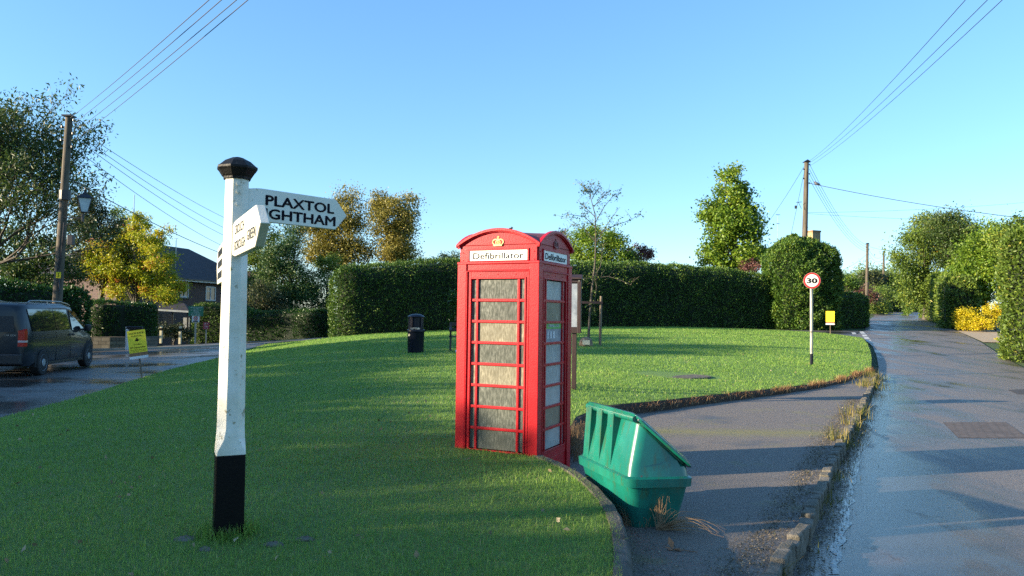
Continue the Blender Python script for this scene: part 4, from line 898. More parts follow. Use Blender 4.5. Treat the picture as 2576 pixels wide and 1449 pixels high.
# left side hedges
hedge('beech_hedge', 'tall dark green hedge behind the van and telegraph pole', [(-31, 25.5), (-25, 28.4), (-21, 29.8), (-18.5, 30.8)], 1.8, [3.1, 3.2, 3.0, 2.6], 260, .13, M['laurel'], .2, .5, caps=(0, 1), core=.15)
hedge('laurel_hedge', 'clipped laurel hedge standing on the low stone wall', [(-19.3, 35.3), (-18.6, 35.6), (-17.9, 36.1)], 1.3, [1.75, 1.7, 1.65], 420, .10, M['laurel'], .06, .25, zb=.25)
hedge('boundary_hedge', 'low dark hedge right of the white post', [(-16.4, 47.5), (-13.5, 47), (-11.6, 45.5)], 1.2, [1.75, 1.75, 1.6], 330, .11, M['laurel'], .08, .3)
hedge('garden_hedge', 'dark square hedge behind the green sign', [(-20.6, 50), (-18.6, 50), (-17, 49)], 1.5, [2.6, 2.5, 1.9], 260, .12, M['yew'], .1, .3)
tree('shadow_shrub', 'dark low shrub below the trellis', gb_(440, 47), [L(432, 832, 30, 20, 47), L(470, 835, 25, 22, 47)], 2500, .14, M['darkleaf'], .05, .35, 30, .2, 4, cat='shrub')
# stone wall under the laurel hedge
sw = [(-20.4, 34.4), (-18.6, 34.6), (-17.5, 35.0), (-17.0, 35.9)]; mb = MB()
for a, b in zip(sw[:-1], sw[1:]):
    a, b = Vector((*a, 0)), Vector((*b, 0)); d = (b-a).normalized(); nn = Vector((-d.y, d.x, 0)); z = -.25; pts = [a-d*.0, b+d*.0]
    mb.add([a+Vector((0, 0, z)), b+Vector((0, 0, z)), b+nn*.3+Vector((0, 0, z)), a+nn*.3+Vector((0, 0, z)), a+Vector((0, 0, .36)), b+Vector((0, 0, .36)), b+nn*.3+Vector((0, 0, .38)), a+nn*.3+Vector((0, 0, .38))], [(3, 2, 1, 0), (4, 5, 6, 7), (0, 1, 5, 4), (1, 2, 6, 5), (2, 3, 7, 6), (3, 0, 4, 7)])
tag(mb.build('stone_wall', M['stonewall'], uv=True), 'low rubble stone wall beneath the laurel hedge', 'wall')
# ------------------------------------------------------------------ trees
def ash():
    base = (-24.5, 31.5, -.1); o = empty('ash_tree', base, 0, 'large ash tree with open branches at left edge', 'tree'); B = Vector(base); mb = MB(); tips = []
    r2 = random.Random(11)
    def grow(p, d, Ln, r, lv):
        pts = [p]; q = p.copy(); dd = d.copy(); n = 4
        for i in range(n):
            dd = (dd + Vector((r2.uniform(-.2, .2), r2.uniform(-.2, .2), r2.uniform(-.06, .16)))).normalized(); q = q+dd*Ln/n; pts.append(q.copy())
        mb.tube(pts, [r*(1-.6*i/n) for i in range(n+1)], 6 if lv < 2 else 4)
        if lv >= 2:
            for t in (2, 3, 4): tips.append(pts[t])
        if lv < 4:
            for i in range(4 if lv < 3 else 3):
                s = pts[r2.choice((2, 3, 4))]; nd = (dd + Vector((r2.uniform(-.85, .85), r2.uniform(-.7, .7), r2.uniform(-.35, .65)))).normalized(); grow(s, nd, Ln*r2.uniform(.55, .72), r*.5, lv+1)
    mb.tube([Vector((0, 0, -.2)), Vector((.2, 0, 2.2)), Vector((.4, .1, 3.6))], [.34, .27, .22], 10)
    for (dx, dz, Ln) in ((.9, .55, 4.2), (.55, .9, 4.8), (.1, 1, 4.8), (-.6, .8, 4.2), (1.0, .18, 4.0), (.8, .9, 4.6)): grow(Vector((.35, .1, 3.2+r2.uniform(-.6, .4))), Vector((dx, r2.uniform(-.35, .35), dz)).normalized(), Ln*.85, .12, 0)
    mb.build('trunk', M['bark'], o, smooth=True)
    T = np.array([tuple(t) for t in tips]); j = rng.integers(0, len(T), 32000); P = T[j]+rng.normal(size=(32000, 3))*.27; hi = np.clip((P[:, 2]-3.5)/5, 0, 1); k = rng.random(32000) < .30+.65*hi; P = P[k]
    cr = rng.random(len(T))[j][k]; leaves('crown', P, .19, M['ash'], o, .5*cr+.5*rng.random(len(P)), None, .34, .5); return o
ash()
tree('dark_tree', 'dark bushy tree behind the beech hedge left of pole', gb_(60, 40), [L(30, 640, 110, 85, 40, 2), L(120, 690, 90, 70, 39, 2)], 11000, .19, M['ash'], .2, .8, 80)
tree('plum_tree', 'dark purplish tree behind the lantern', gb_(250, 47), [L(240, 620, 95, 100, 47, 2.5), L(300, 640, 60, 90, 47, 2), L(220, 530, 45, 50, 47, 1.2)], 13000, .19, M['darkleaf'], .2, .8, 90)
tree('slender_tree', 'slender sparse tree top behind the plum tree', gb_(300, 56), [L(300, 550, 28, 35, 56, 1), L(305, 610, 35, 50, 56, 1)], 1900, .16, M['olive'], .12, .5, 30)
tree('autumn_tree', 'yellow green tree with red tips above laurel hedge', gb_(345, 46), [L(330, 680, 95, 62, 46, 1.9), L(400, 660, 66, 95, 46, 1.9), L(270, 640, 62, 52, 46, 1.7), L(345, 605, 62, 48, 46, 1.4), L(250, 665, 45, 40, 46, 1.2), L(300, 735, 60, 26, 46, 1.2), L(437, 580, 22, 26, 46, 0.7), L(415, 730, 50, 40, 46, 1.7), L(352, 560, 20, 20, 46, 0.6)],
     22000, .19, M['autumn'], .15, .55, 200, .35, 22, aspect=.4, droop=.5)
tree('conifer', 'tall dark feathery conifer behind the white post', gb_(730, 56), [L(738, 568, 16, 40, 56, .8), L(728, 600, 32, 60, 56, 1.6), L(712, 650, 52, 50, 56, 2), L(725, 710, 85, 58, 56, 2.5), L(745, 765, 95, 58, 56, 2.8), L(800, 720, 35, 45, 57, 1.6)], 24000, .22, M['cedar'], .22, .9, 170, .5, 10, aspect=.35, droop=.6)
tree('pale_tree', 'pale yellow green tree left of the conifer', gb_(655, 66), [L(660, 620, 48, 75, 66, 2), L(640, 680, 40, 50, 66, 2)], 6500, .22, M['olive'], .18, .9, 60)
tree('dark_holly', 'dark holly with glossy leaves beside the white post', gb_(650, 53), [L(655, 745, 40, 45, 53, 1.6), L(690, 770, 45, 40, 53, 1.6)], 5000, .16, M['darkleaf'], .1, .6, 50, cat='bush')
tree('golden_poplar', 'golden leaved tree left half of pollarded pair behind hedge', gb_(880, 62), [L(850, 600, 72, 60, 62, 2.2), L(880, 540, 42, 72, 62, 1.8), L(835, 555, 60, 50, 62, 1.8), L(895, 640, 62, 32, 62, 1.8), L(790, 590, 42, 58, 62, 1.6), L(815, 640, 60, 35, 62, 1.8)], 19000, .18, M['gold_leaf'], .25, 1.0, 150, .4, 24, group='pollarded golden trees', aspect=.7)
tree('golden_poplar', 'golden leaved tree right half of pollarded pair behind hedge', gb_(985, 61), [L(990, 555, 62, 82, 61, 2), L(1005, 610, 50, 50, 61, 1.8), L(1030, 530, 24, 40, 61, 1), L(960, 520, 26, 40, 61, 1), L(1000, 640, 50, 30, 61, 1.6)], 17000, .18, M['gold_leaf'], .25, .95, 140, .4, 24, group='pollarded golden trees', aspect=.7)
tree('lime_shrub', 'pale lit shrub peeping above hedge left end', gb_(820, 58), [L(825, 665, 40, 26, 58, 1.5)], 2500, .17, M['olive'], .08, .5, 30, cat='shrub')
tree('scrub_bush', 'dark scrub just above the hedge left of red box', gb_(1130, 60), [L(1135, 655, 32, 24, 60, 1.5), L(1080, 665, 45, 14, 60, 1.5)], 2500, .17, M['ash'], .08, .5, 40, cat='bush')
tree('round_tree', 'round leafy green tree above hedge behind the sapling', gb_(1505, 56), [L(1500, 620, 68, 58, 56, 2), L(1550, 640, 45, 45, 56, 1.8), L(1465, 625, 40, 50, 56, 1.6)], 9000, .22, M['lime'], .18, .8, 90, .55, cat='tree', aspect=.5)
tree('purple_shrub', 'reddish purple shrub above hedge right of round tree', gb_(1615, 58), [L(1612, 645, 34, 36, 58, 1.4), L(1590, 640, 20, 20, 58, 1)], 2600, .17, M['purple'], .1, .5, 36, .3, cat='shrub')
tree('grey_shrub', 'sparse brownish shrub behind the telephone box roof', gb_(1420, 60), [L(1405, 595, 28, 22, 60, 1), L(1425, 620, 30, 30, 60, 1)], 1300, .15, M['purple'], .08, .5, 24, .3, cat='shrub')
tree('conical_tree', 'tall cone shaped bright green tree above right hedge', gb_(1840, 57), [L(1838, 475, 36, 66, 57, 1.7), L(1835, 560, 66, 62, 57, 2.4), L(1840, 640, 84, 55, 57, 2.8), L(1790, 535, 30, 45, 57, 1.2), L(1885, 555, 32, 50, 57, 1.2), L(1905, 620, 26, 40, 57, 1.2), L(1860, 500, 28, 40, 57, 1.2), L(1835, 432, 20, 32, 57, .8)],
     17000, .25, M['lime'], .2, .75, 190, .5, 16, aspect=.7)
tree('rusty_shrub', 'rusty twiggy shrub between conical tree and topiary', gb_(1895, 54), [L(1890, 672, 28, 22, 54, 1)], 900, .15, M['purple'], .06, .4, 20, .2, cat='shrub')
# far end of the lane
FR = 'trees and bushes at the bend of the lane'
tree('far_oak', 'broad yellow green tree at the bend behind second pole', gb_(2190, 118), [L(2180, 705, 80, 38, 118, 5), L(2130, 712, 45, 32, 118, 4), L(2230, 715, 55, 38, 118, 4)], 9000, .36, M['olive'], .3, 1.5, 90, group=FR)
tree('clipped_ball', 'dark rounded clipped bush over the low hedge', gb_(2135, 72), [L(2132, 712, 32, 24, 72, 1.3)], 2200, .18, M['yew'], .1, .6, 30, .5, 4, cat='bush', group=FR)
tree('bronze_bush', 'bronze coloured bush beside the second pole', gb_(2165, 88), [L(2165, 745, 40, 26, 88, 2)], 2200, .2, M['purple'], .1, .8, 30, cat='bush', group=FR)
tree('bronze_bush', 'small bronze bush against the topiary at lane', gb_(2110, 75), [L(2112, 735, 18, 20, 75, 1.2)], 900, .2, M['purple'], .1, .6, 20, cat='bush', group=FR)
tree('verge_bush', 'mixed green bush right of the second pole', gb_(2205, 92), [L(2210, 745, 45, 32, 92, 2.5), L(2205, 778, 36, 22, 88, 2)], 5200, .22, M['olive'], .15, .9, 60, cat='bush', group=FR)
tree('bend_tree', 'dark tree closing the view where the lane bends', gb_(2255, 128), [L(2262, 745, 40, 48, 128, 4), L(2240, 765, 26, 30, 122, 3)], 5200, .32, M['darkleaf'], .3, 1.6, 60, group=FR)
hedge('bend_hedge', 'dark hedge around the bend at road end', [(50, 104), (60, 122), (72, 126)], 3, [5.5, 6, 6], 26, .38, M['darkleaf'], .4, .9, caps=(1, 0), core=.4)
# right side of the lane
RG = 'trees along the right side of the lane'
tree('right_tree', 'tall leafy green tree furthest along the lane right', gb_(2330, 68), [L(2305, 640, 52, 75, 68, 2.6), L(2345, 590, 50, 60, 68, 2.6), L(2310, 720, 50, 60, 68, 2.4), L(2400, 600, 46, 66, 66, 2.6)], 17000, .24, M['olive'], .3, 1.1, 150, .5, 14, group=RG, extra=(M['orange'], .06, lambda C: (C[:, 2] < 8.2) & (C[:, 2] > 5.) & (C[:, 0] > at(2340, 700, 68).x)))
tree('right_tree', 'dark green tree with pointed top above orange leaves', gb_(2405, 60), [L(2390, 575, 45, 46, 60, 2.2), L(2420, 625, 60, 70, 60, 2.4)], 10000, .22, M['ash'], .25, 1., 100, .5, 12, group=RG)
tree('right_tree', 'bright bushy green tree above the yellow shrubs', gb_(2480, 53), [L(2480, 690, 70, 88, 53, 2.2), L(2500, 610, 60, 60, 53, 2.2), L(2440, 690, 40, 80, 54, 2)], 17000, .21, M['lime'], .25, .9, 150, .5, 14, group=RG)
hedge('lane_hedge', 'tall clipped green hedge along the lane right side', [(31.3, 52), (36.3, 62), (41, 72.5)], 2.2, [3.4, 3.9, 4.2], 110, .21, M['olive'], .3, .6, caps=(1, 1), core=.22)
tree('lane_bush', 'dark column bush at end of the lane hedge', gb_(2283, 83), [L(2281, 765, 14, 38, 83, 1.2)], 1600, .2, M['yew'], .1, .5, 26, .3, 3, cat='bush', group=RG)
tree('yellow_shrub', 'bright yellow shrub left one beside the gravel drive', gb_(2430, 49), [L(2432, 802, 32, 26, 49, 1.0)], 5200, .12, M['yellow_leaf'], .05, .35, 70, .2, 5, cat='shrub', group='yellow shrubs by the drive')
tree('yellow_shrub', 'taller yellow shrub nearer the right edge ivy hedge', gb_(2505, 49), [L(2505, 790, 32, 28, 49, 1.0), L(2472, 815, 24, 18, 48, .8)], 5200, .12, M['yellow_leaf'], .05, .35, 70, .2, 5, cat='shrub', group='yellow shrubs by the drive')
hedge('ivy_hedge', 'tall ivy covered hedge at right edge of picture', [(19.5, 28.0), (22.6, 29.8), (27, 31)], 1.9, [4.9, 5.3, 5.5], 300, .13, M['olive'], .3, .6, caps=(1, 0), core=.2)
tree('edge_tree', 'leafy tree top at the far right edge', gb_(2570, 40), [L(2560, 600, 45, 60, 40, 1.6), L(2590, 680, 50, 100, 40, 1.6)], 6000, .2, M['olive'], .15, .7, 70, group=RG)
tree('low_shrub', 'small leafy plant at the drive edge below hedge', gb_(2540, 40), [L(2530, 858, 18, 8, 38, .4)], 350, .12, M['yellow_leaf'], .02, .2, 12, .1, 2, cat='shrub')
# trees and hedge outside the frame to the left that shade the green
hedge('shade_hedge', 'tall unseen hedge added under the roadside trees to even the shade', [(-27.6, -22), (-27.2, -8), (-27.4, 4), (-27.8, 9.5)], 1.8, [7.7, 7.4, 6.9, 6.5], 40, .34, M['laurel'], .3, .6, caps=(0, 1), core=.25)  # unseen hedge added to close the sun gaps between the tree crowns
SG = 'trees beyond the lane outside the frame'
for k, (x_, y_, h_, r_) in enumerate(((-27, -13, 7.9, 3.1), (-27.5, -8, 8.3, 3.2), (-27, -3.2, 7.35, 3.2), (-27.6, 1.6, 7.5, 3.3), (-27, 6.5, 7.1, 3.2), (-28, 11.2, 7.5, 3.0), (-28, 16, 10.4, 3.4), (-29.5, 20.5, 10.0, 3.2), (-26.5, -18, 9, 3.2))):
    tree('roadside_tree', ['southernmost', 'second', 'third', 'fourth', 'fifth', 'sixth', 'seventh', 'tallest eighth', 'last ninth'][k]+' roadside tree counted along the lane outside frame', (x_, y_, -.1), [((x_, y_, h_*.72), (r_, r_, h_*.28)), ((x_, y_, h_*.38), (r_*1.05, r_*1.05, h_*.36))], 7500, .34, M['ash'], .2, 1.15, 80, .35, 6, group=SG)
# ------------------------------------------------------------------ sapling, stakes, plaque
sb = PG(1481, 855, LH); sb = Vector((at(1481, 855, 26).x, 26, float(LH(at(1481, 855, 26).x, 26))))
yt = empty('sapling', sb, 0, 'thin bare young tree with few leaves on the green', 'tree'); mb = MB()
AT = lambda px, py, Y=26: at(px, py, Y)-sb
tk = [AT(1480, 862), AT(1483, 800), AT(1489, 730), AT(1497, 660), AT(1499, 600), AT(1497, 540), AT(1484, 490), AT(1461, 452)]
mb.tube(tk, [.05, .042, .038, .03, .024, .017, .011, .005], 7); tipsS = []
r3 = random.Random(4)
for (a, pts) in ((1, [(1492, 700), (1510, 670), (1515, 630), (1520, 600)]), (1, [(1490, 700), (1460, 702), (1430, 712)]), (1, [(1490, 700), (1530, 695), (1560, 705), (1585, 718)]), (1, [(1499, 610), (1470, 575), (1440, 565), (1418, 585)]), (1, [(1499, 590), (1540, 570), (1580, 555), (1615, 538)]), (1, [(1498, 560), (1520, 520), (1545, 490), (1560, 487)]),
                 (1, [(1497, 545), (1470, 520), (1455, 500)]), (1, [(1494, 520), (1515, 495), (1535, 480)]), (1, [(1490, 500), (1500, 480), (1515, 470)]), (1, [(1498, 570), (1470, 545), (1430, 540), (1418, 548)]), (1, [(1500, 610), (1530, 560), (1560, 520)]), (1, [(1480, 485), (1470, 470), (1462, 462)]), (1, [(1486, 495), (1484, 475), (1483, 462)]),
                 (1, [(1493, 690), (1500, 720), (1497, 760), (1494, 790)]), (1, [(1460, 702), (1452, 730), (1445, 745)])):
    P_ = [AT(x_, y_)+Vector((0, r3.uniform(-.35, .35)*i/len(pts), 0)) for i, (x_, y_) in enumerate(pts)]
    mb.tube(P_, [.016*(1-.75*i/(len(P_)-1)) for i in range(len(P_))], 5)
    for i in range(1, len(P_)):
        for q in range(5):
            s = P_[i-1].lerp(P_[i], r3.random()); e = s+Vector((r3.uniform(-.3, .3), r3.uniform(-.3, .3), r3.uniform(-.15, .3))); mb.tube([s, (s+e)/2+Vector((0, 0, .03)), e], [.006, .005, .003], 4); tipsS += [s, e, (s+e)/2]
mb.build('trunk', M['bark'], yt, smooth=True)
T = np.array([tuple(t) for t in tipsS]); j = rng.integers(0, len(T), 1150); leaves('crown', T[j]+rng.normal(size=(1150, 3))*.06, .08, M['ivy'], yt, rng.random(1150), None, .5, .3)
def at_l(px, py, Y): p = at(px, py, Y); return Vector((p.x, Y, float(LH(p.x, Y))))
sk = at_l(1509, 860, 25.9); sko = empty('tree_stake', sk, 0, 'grey round timber stakes with cross rail tied to sapling', 'stake')
mb = MB(); ht = at(1511, 745, 25.9).z-sk.z; mb.tube([(0, 0, -.2), (.03, 0, ht)], [.05, .045], 9); mb.build('post', M['wood'], sko, smooth=True)
xl = at(1447, 760, 25.9).x-sk.x; mb = MB(); mb.tube([(xl-.05, 0, -.2), (xl-.05, 0, ht*.98)], .055, 9); mb.build('post', M['wood'], sko, smooth=True)
hr = at(1480, 761, 25.9).z-sk.z; mb = MB(); mb.box((xl/2, -.06, hr), (abs(xl)+.15, .035, .08)); mb.build('rail', M['notewood'], sko); mb = MB(); mb.lathe([(.065, 0), (.065, .07)], 10, (at(1487, 761, 25.9).x-sk.x, .03, hr-.03)); mb.build('tie', M['tyre'], sko)
ps = at_l(1474, 868, 25.4); st_ = empty('plaque_stone', ps, math.radians(-4), 'rough stone with small pale plaque at sapling foot', 'memorial stone')
mb = MB(); mb.lathe([(.20, -.05), (.24, .03), (.23, .15), (.17, .26), (.08, .30), (.01, .31)], 11, sx=1, sy=.6)
for v in mb.V: v += Vector((random.uniform(-.02, .02), random.uniform(-.02, .02), random.uniform(-.02, .02)))
mb.build('boulder', surf('brown_boulder', (.34, .24, .16), .9, (.18, .12, .08), 8, 30, .8), st_); mb = MB(); mb.box((0, -.155, .13), (.25, .03, .16), 0, math.radians(-14)); mb.build('plaque', M['cream_post'], st_)
# sunken manhole in the lawn
mb = MB(); mb.lathe([(.62, -.06), (.62, -.012), (.56, -.008), (.55, -.014), (.02, -.010)], 24, sx=1.25, sy=1); o = mb.build('manhole_cover', M['concrete']); o.location = HOLE+Vector((0, 0, .012)); tag(o, 'worn concrete manhole cover sunk in sunlit grass', 'manhole cover')
# ------------------------------------------------------------------ van
vd = Vector((-.184, .983, 0)).normalized(); vl = Vector((-vd.y, vd.x, 0)); rw = Vector((-12.47, 19.76, 0)); fw_ = rw+vd*3.2
vo = rw - vd*1.02 + vl*.90; vo.z = float(G(vo.x, vo.y+1.5))
van = empty('parked_van', vo, math.atan2(vd.y, vd.x), 'dark grey window van standing on the wet lane', 'van')
def vring(x, zb_, zs, zbelt, zr, wb, ws, wbelt, wr, wc=None):
    h = []
    h += [(wb, zb_), (ws, zb_+.10), (ws+.012, zs), (wbelt+.006, zbelt), (wr+.05, zr-.14), (wr, zr-.055), (wr-.07, zr-.012), (wr*.55, zr+.018)]
    return [Vector((x, -a, b)) for a, b in h] + [Vector((x, a, b)) for a, b in h[::-1]]
st = [(0, .42, .9, 1.10, 1.78, .78, .86, .84, .66), (.03, .34, .9, 1.10, 1.82, .84, .92, .89, .72), (.12, .30, .9, 1.12, 1.86, .88, .955, .93, .78), (.5, .27, .9, 1.12, 1.90, .90, .965, .95, .80), (1.5, .26, .9, 1.12, 1.91, .90, .965, .95, .80), (2.7, .26, .9, 1.12, 1.91, .90, .965, .95, .80), (3.25, .26, .9, 1.12, 1.86, .90, .965, .95, .78),
      (3.62, .26, .9, 1.10, 1.70, .90, .96, .94, .74), (4.0, .26, .88, 1.08, 1.42, .90, .955, .93, .72), (4.28, .26, .85, 1.03, 1.20, .90, .95, .91, .76), (4.6, .27, .80, .96, 1.10, .89, .93, .88, .74), (4.9, .28, .70, .86, .98, .84, .87, .80, .66), (5.06, .32, .60, .74, .84, .72, .76, .68, .56), (5.13, .38, .56, .66, .74, .58, .62, .56, .46)]
mb = MB(); mb.loft([vring(*s) for s in st]); body = mb.build('body', M['vanpaint'], van, smooth=True)
def sidepanel(pts, mat, name, sgn=-1, off=.004, par=van):
    # pts (x, z, halfwidth)
    mb = MB(); n = len(pts); vs = [(x, sgn*(w+off), z) for x, z, w in pts]+[(x, sgn*(w-.02), z) for x, z, w in pts]
    mb.add(vs, [tuple(range(n)), tuple(range(n, 2*n))[::-1]]+[(i, (i+1) % n, n+(i+1) % n, n+i) for i in range(n)]); return mb.build(name, mat, par)
WB, WT = .957, .853
for sg in (-1, 1):
    sidepanel([(.42, 1.17, WB), (1.86, 1.17, WB), (1.80, 1.74, WT), (.30, 1.74, WT-.0)], M['vanglass'], 'rear_side_window', sg, .006)
    sidepanel([(1.90, 1.17, WB), (2.86, 1.17, WB), (2.74, 1.74, WT), (1.84, 1.74, WT)], M['vanglass'], 'sliding_door_window', sg, .006)
    sidepanel([(2.98, 1.15, WB), (3.98, 1.13, .945), (3.86, 1.30, .91), (3.52, 1.62, .84), (3.34, 1.70, .83), (2.92, 1.72, .852)], M['vanglass'], 'front_door_window', sg, .010)
    for xw in (1.02, 4.22):
        n = 16; mb = MB(); A = [(xw+.43*math.cos(math.pi*k/n), .40+.42*math.sin(math.pi*k/n)) for k in range(n+1)]; A = [(xw+.43, .24)]+A+[(xw-.43, .24)]
        wv = .968 if xw < 3 else .962
        mb.add([(a, sg*(wv+.001), b) for a, b in A]+[(a, sg*(wv-.25), b) for a, b in A], [tuple(range(len(A))), tuple(range(len(A), 2*len(A)))[::-1]]+[(i, (i+1) % len(A), len(A)+(i+1) % len(A), len(A)+i) for i in range(len(A))]); mb.build('wheel_arch', M['tyre'], van)
        wh = bpy.data.objects.new('wheel', None)
        mb = MB(); mb.lathe([(.25, -.11), (.31, -.11), (.335, -.09), (.335, .09), (.31, .11), (.22, .11)], 28); Rm = Matrix.Translation((xw, sg*.895, .335)) @ Matrix.Rotation(math.pi/2*(-sg), 4, 'X'); mb.V = [Rm @ v for v in mb.V]; wheel = mb.build('wheel', M['tyre'], van, smooth=True)
        mb = MB(); mb.lathe([(.225, .10), (.215, .112), (.20, .10), (.12, .085), (.09, .12), (.001, .125)], 28)
        mb.V = [Rm @ v for v in mb.V]; mb.build('rim', M['rim'], wheel, smooth=True)
        mb = MB()
        for k in range(16): a = 2*math.pi*k/16; mb.box((.165*math.cos(a), .165*math.sin(a), .104), (.035, .022, .01), a)
        mb.V = [Rm @ v for v in mb.V]; mb.build('rim_hole', M['tyre'], wheel)
    mb = MB(); sx = sg; mb.tube([(.55, sg*.76, 1.90), (.65, sg*.77, 1.955), (1.2, sg*.77, 1.965), (2.6, sg*.77, 1.955), (3.1, sg*.76, 1.90), (3.25, sg*.755, 1.86)], .020, 6); mb.tube([(1.7, sg*.77, 1.95), (1.7, sg*.77, 1.88)], .016, 6); mb.build('roof_rail', M['silver'], van)
    mb = MB(); mb.lathe([(.001, -.10), (.06, -.09), (.08, 0), (.07, .08), (.001, .11)], 10, (3.80, sg*1.10, 1.20), sx=.9, sy=1.3); mb.tube([(3.80, sg*.93, 1.15), (3.80, sg*1.05, 1.17)], .03, 6); mb.build('wing_mirror', M['vanplastic'], van, smooth=True)
    for xh in (2.80, 3.02): mb = MB(); mb.box((xh+.02, sg*.975, 1.02), (.17, .03, .04)); mb.box((xh+.02, sg*.966, 1.02), (.12, .012, .075)); mb.build('door_handle', M['vanplastic'], van, bevel=.008)
    mb = MB(); mb.box((1.15, sg*.972, .985), (1.3, .012, .03)); mb.build('slide_rail', M['vanplastic'], van)
    mb = MB()
    for xs in (1.88, 2.88): mb.box((xs, sg*.9715, .72), (.012, .006, .80))
    mb.box((2.4, sg*.9715, .66), (1.0, .005, .02)); mb.build('door_seam', M['vanplastic'], van)
    mb = MB(); mb.box((2.5, sg*.94, .30), (2.5, .09, .09)); mb.build('sill_trim', M['vanplastic'], van)
    # tail lights
    mb = MB(); Pq = [(.0, 1.20), (.10, 1.24), (.13, 1.16), (.13, .80), (.0, .80)]
    mb.add([(a-.012, sg*(.945+.02*(a > .05)), b) for a, b in Pq]+[(a-.012, sg*.80, b) for a, b in Pq], [tuple(range(5)), tuple(range(5, 10))[::-1]]+[(i, (i+1) % 5, 5+(i+1) % 5, 5+i) for i in range(5)]); tl = mb.build('tail_light', M['tail'], van)
    mb = MB(); mb.bx(-.016, .128, sg*.80, sg*.972, .90, .95); mb.build('clear_lens', M['tailclear'], tl)
mb = MB(); mb.prism([(-.72, 0), (.72, 0), (.66, .56), (-.66, .56)], (-.012, 0, 1.16), (0, -1, 0), (.06, 0, 1), .012); mb.build('rear_window', M['vanplastic'], van)
mb = MB(); mb.bx(-.09, .10, -.90, .90, .34, .62); mb.build('rear_bumper', M['vanplastic'], van, bevel=.04)
mb = MB(); mb.add([(3.42, -.70, 1.80), (3.42, .70, 1.80), (4.22, .78, 1.20), (4.22, -.78, 1.20)], [(0, 1, 2, 3)]); mb.V = [v+Vector((.035, 0, .035)) for v in mb.V]; mb.build('windscreen', M['vanglass'], van)
text('110 CDI', M['silver'], van, (-.012, -.62, 1.08), (0, -1, 0), (0, 0, 1), .26, .04, .002, .01)
# ------------------------------------------------------------------ telegraph poles, cables, lantern
def tpole(label, base, top, r, parts=True, ivy=0, steps=True):
    base, top = Vector(base), Vector(top); o = empty('telegraph_pole', base, 0, label, 'telegraph pole', 'wooden telegraph poles'); d = top-base
    mb = MB(); mb.tube([-d*.04, d*.3, d*.6, d], [r*1.25, r*1.12, r, r*.85], 12); mb.build('pole', M['pole'], o, smooth=True)
    mb = MB(); mb.prism([(-r*1.3, 0), (r*1.3, 0), (0, r*.9)] if not steps == 'flat' else [(-r*1.3, 0), (r*1.3, 0), (r*1.2, .05), (-r*1.3, .05)], d+Vector((0, r*1.2, 0)), (1, 0, 0), (0, 0, 1), r*2.4); mb.build('cap', M['iron'], o)
    mb = MB()
    for k in range(5 if parts else 3):
        c = d*(.985-k*.028); s = -1 if k % 2 else 1; mb.tube([c, c+Vector((s*.20, -.05, 0))], .018, 6); mb.lathe([(.02, -.05), (.04, -.03), (.04, .03), (.02, .05)], 8, tuple(c+Vector((s*.20, -.05, 0))))
    mb.build('insulators', M['iron'], o)
    if ivy:
        n = 5200; t = rng.beta(1, 1.4, n)*ivy; a = rng.uniform(0, 2*np.pi, n); wd = .26*(1-.55*t/ivy); D = np.array(tuple(d))
        P = D*t[:, None] + np.stack([np.cos(a)*wd, np.sin(a)*wd, 0*a], 1)*rng.uniform(.5, 1.1, n)[:, None]; leaves('ivy', P, .12, M['ivy'], o, rng.random(n), None, .8)
    return o, d
pb = Vector((at(140, 760, 27).x, 27, -.1)); pt = at(174, 294, 27); PL, dL = tpole('leaning wooden telegraph pole behind the van', pb, pt, .145, steps='flat')
mb = MB(); c = at(180, 604, 26.75)-pb
mb.box(c+Vector((-.02, 0, 0)), (.20, .16, .36)); mb.build('junction_box', M['iron'], PL, bevel=.01)
mb = MB(); mb.tube([at(161, 560, 26.8)-pb, at(154, 640, 26.8)-pb, at(146, 680, 26.8)-pb, at(150, 735, 26.8)-pb], .03, 6); mb.build('conduit', M['iron'], PL)
mb = MB(); c = at(147, 692, 26.78)-pb; mb.box(c, (.17, .012, .22)); pl = mb.build('warning_plate', M['yellow'], PL); mb = MB(); c = c+Vector((0, -.01, 0))
mb.tube([c+Vector((.03, 0, .08)), c+Vector((-.03, 0, -.005)), c+Vector((.03, 0, -.005)), c+Vector((-.02, 0, -.08))], .009, 4); mb.build('lightning_mark', M['letter'], pl)
mb = MB(); mb.lathe([(.20, -.05), (.20, .3)], 12, tuple(at(163, 500, 27)-pb)); mb.build('black_band', M['iron'], PL)
lp = at(208, 552, 26.9); ln = empty('street_lantern', lp, 0, 'black Victorian style lantern on bracket from leaning pole', 'street lamp')
mb = MB(); xw = at(163, 549, 26.9).x-lp.x; mb.tube([(xw, 0, .05), (0, 0, .05)], .022, 6); mb.tube([(xw, 0, -.25), (xw*.5, 0, -.08), (xw*.15, 0, .05)], .014, 5); mb.tube([(0, 0, -.08), (0, 0, .20)], .045, 8); mb.tube([(0, 0, .18), (.05, 0, .30)], .02, 6); mb.build('bracket', M['iron'], ln)
zL = at(212, 534, 26.9).z-lp.z; xL = at(212, 534, 26.9).x-lp.x; H = (at(212, 499, 26.9)-at(212, 534, 26.9)).z
def sq(r, z, rot=.55): return [Vector((xL+r*1.414*math.cos(rot+math.pi/4+k*math.pi/2), r*1.414*math.sin(rot+math.pi/4+k*math.pi/2), z)) for k in range(4)]
mb = MB(); mb.loft([sq(.10, zL), sq(.215, zL+H)]); mb.build('glass', M['lampglass'], ln)
mb = MB()
a_, b_ = sq(.105, zL), sq(.222, zL+H)
for k in range(4): mb.tube([a_[k], b_[k]], .014, 5); mb.tube([a_[k], a_[(k+1) % 4]], .018, 5); mb.tube([b_[k], b_[(k+1) % 4]], .018, 5)
mb.build('lantern_frame', M['iron'], ln)
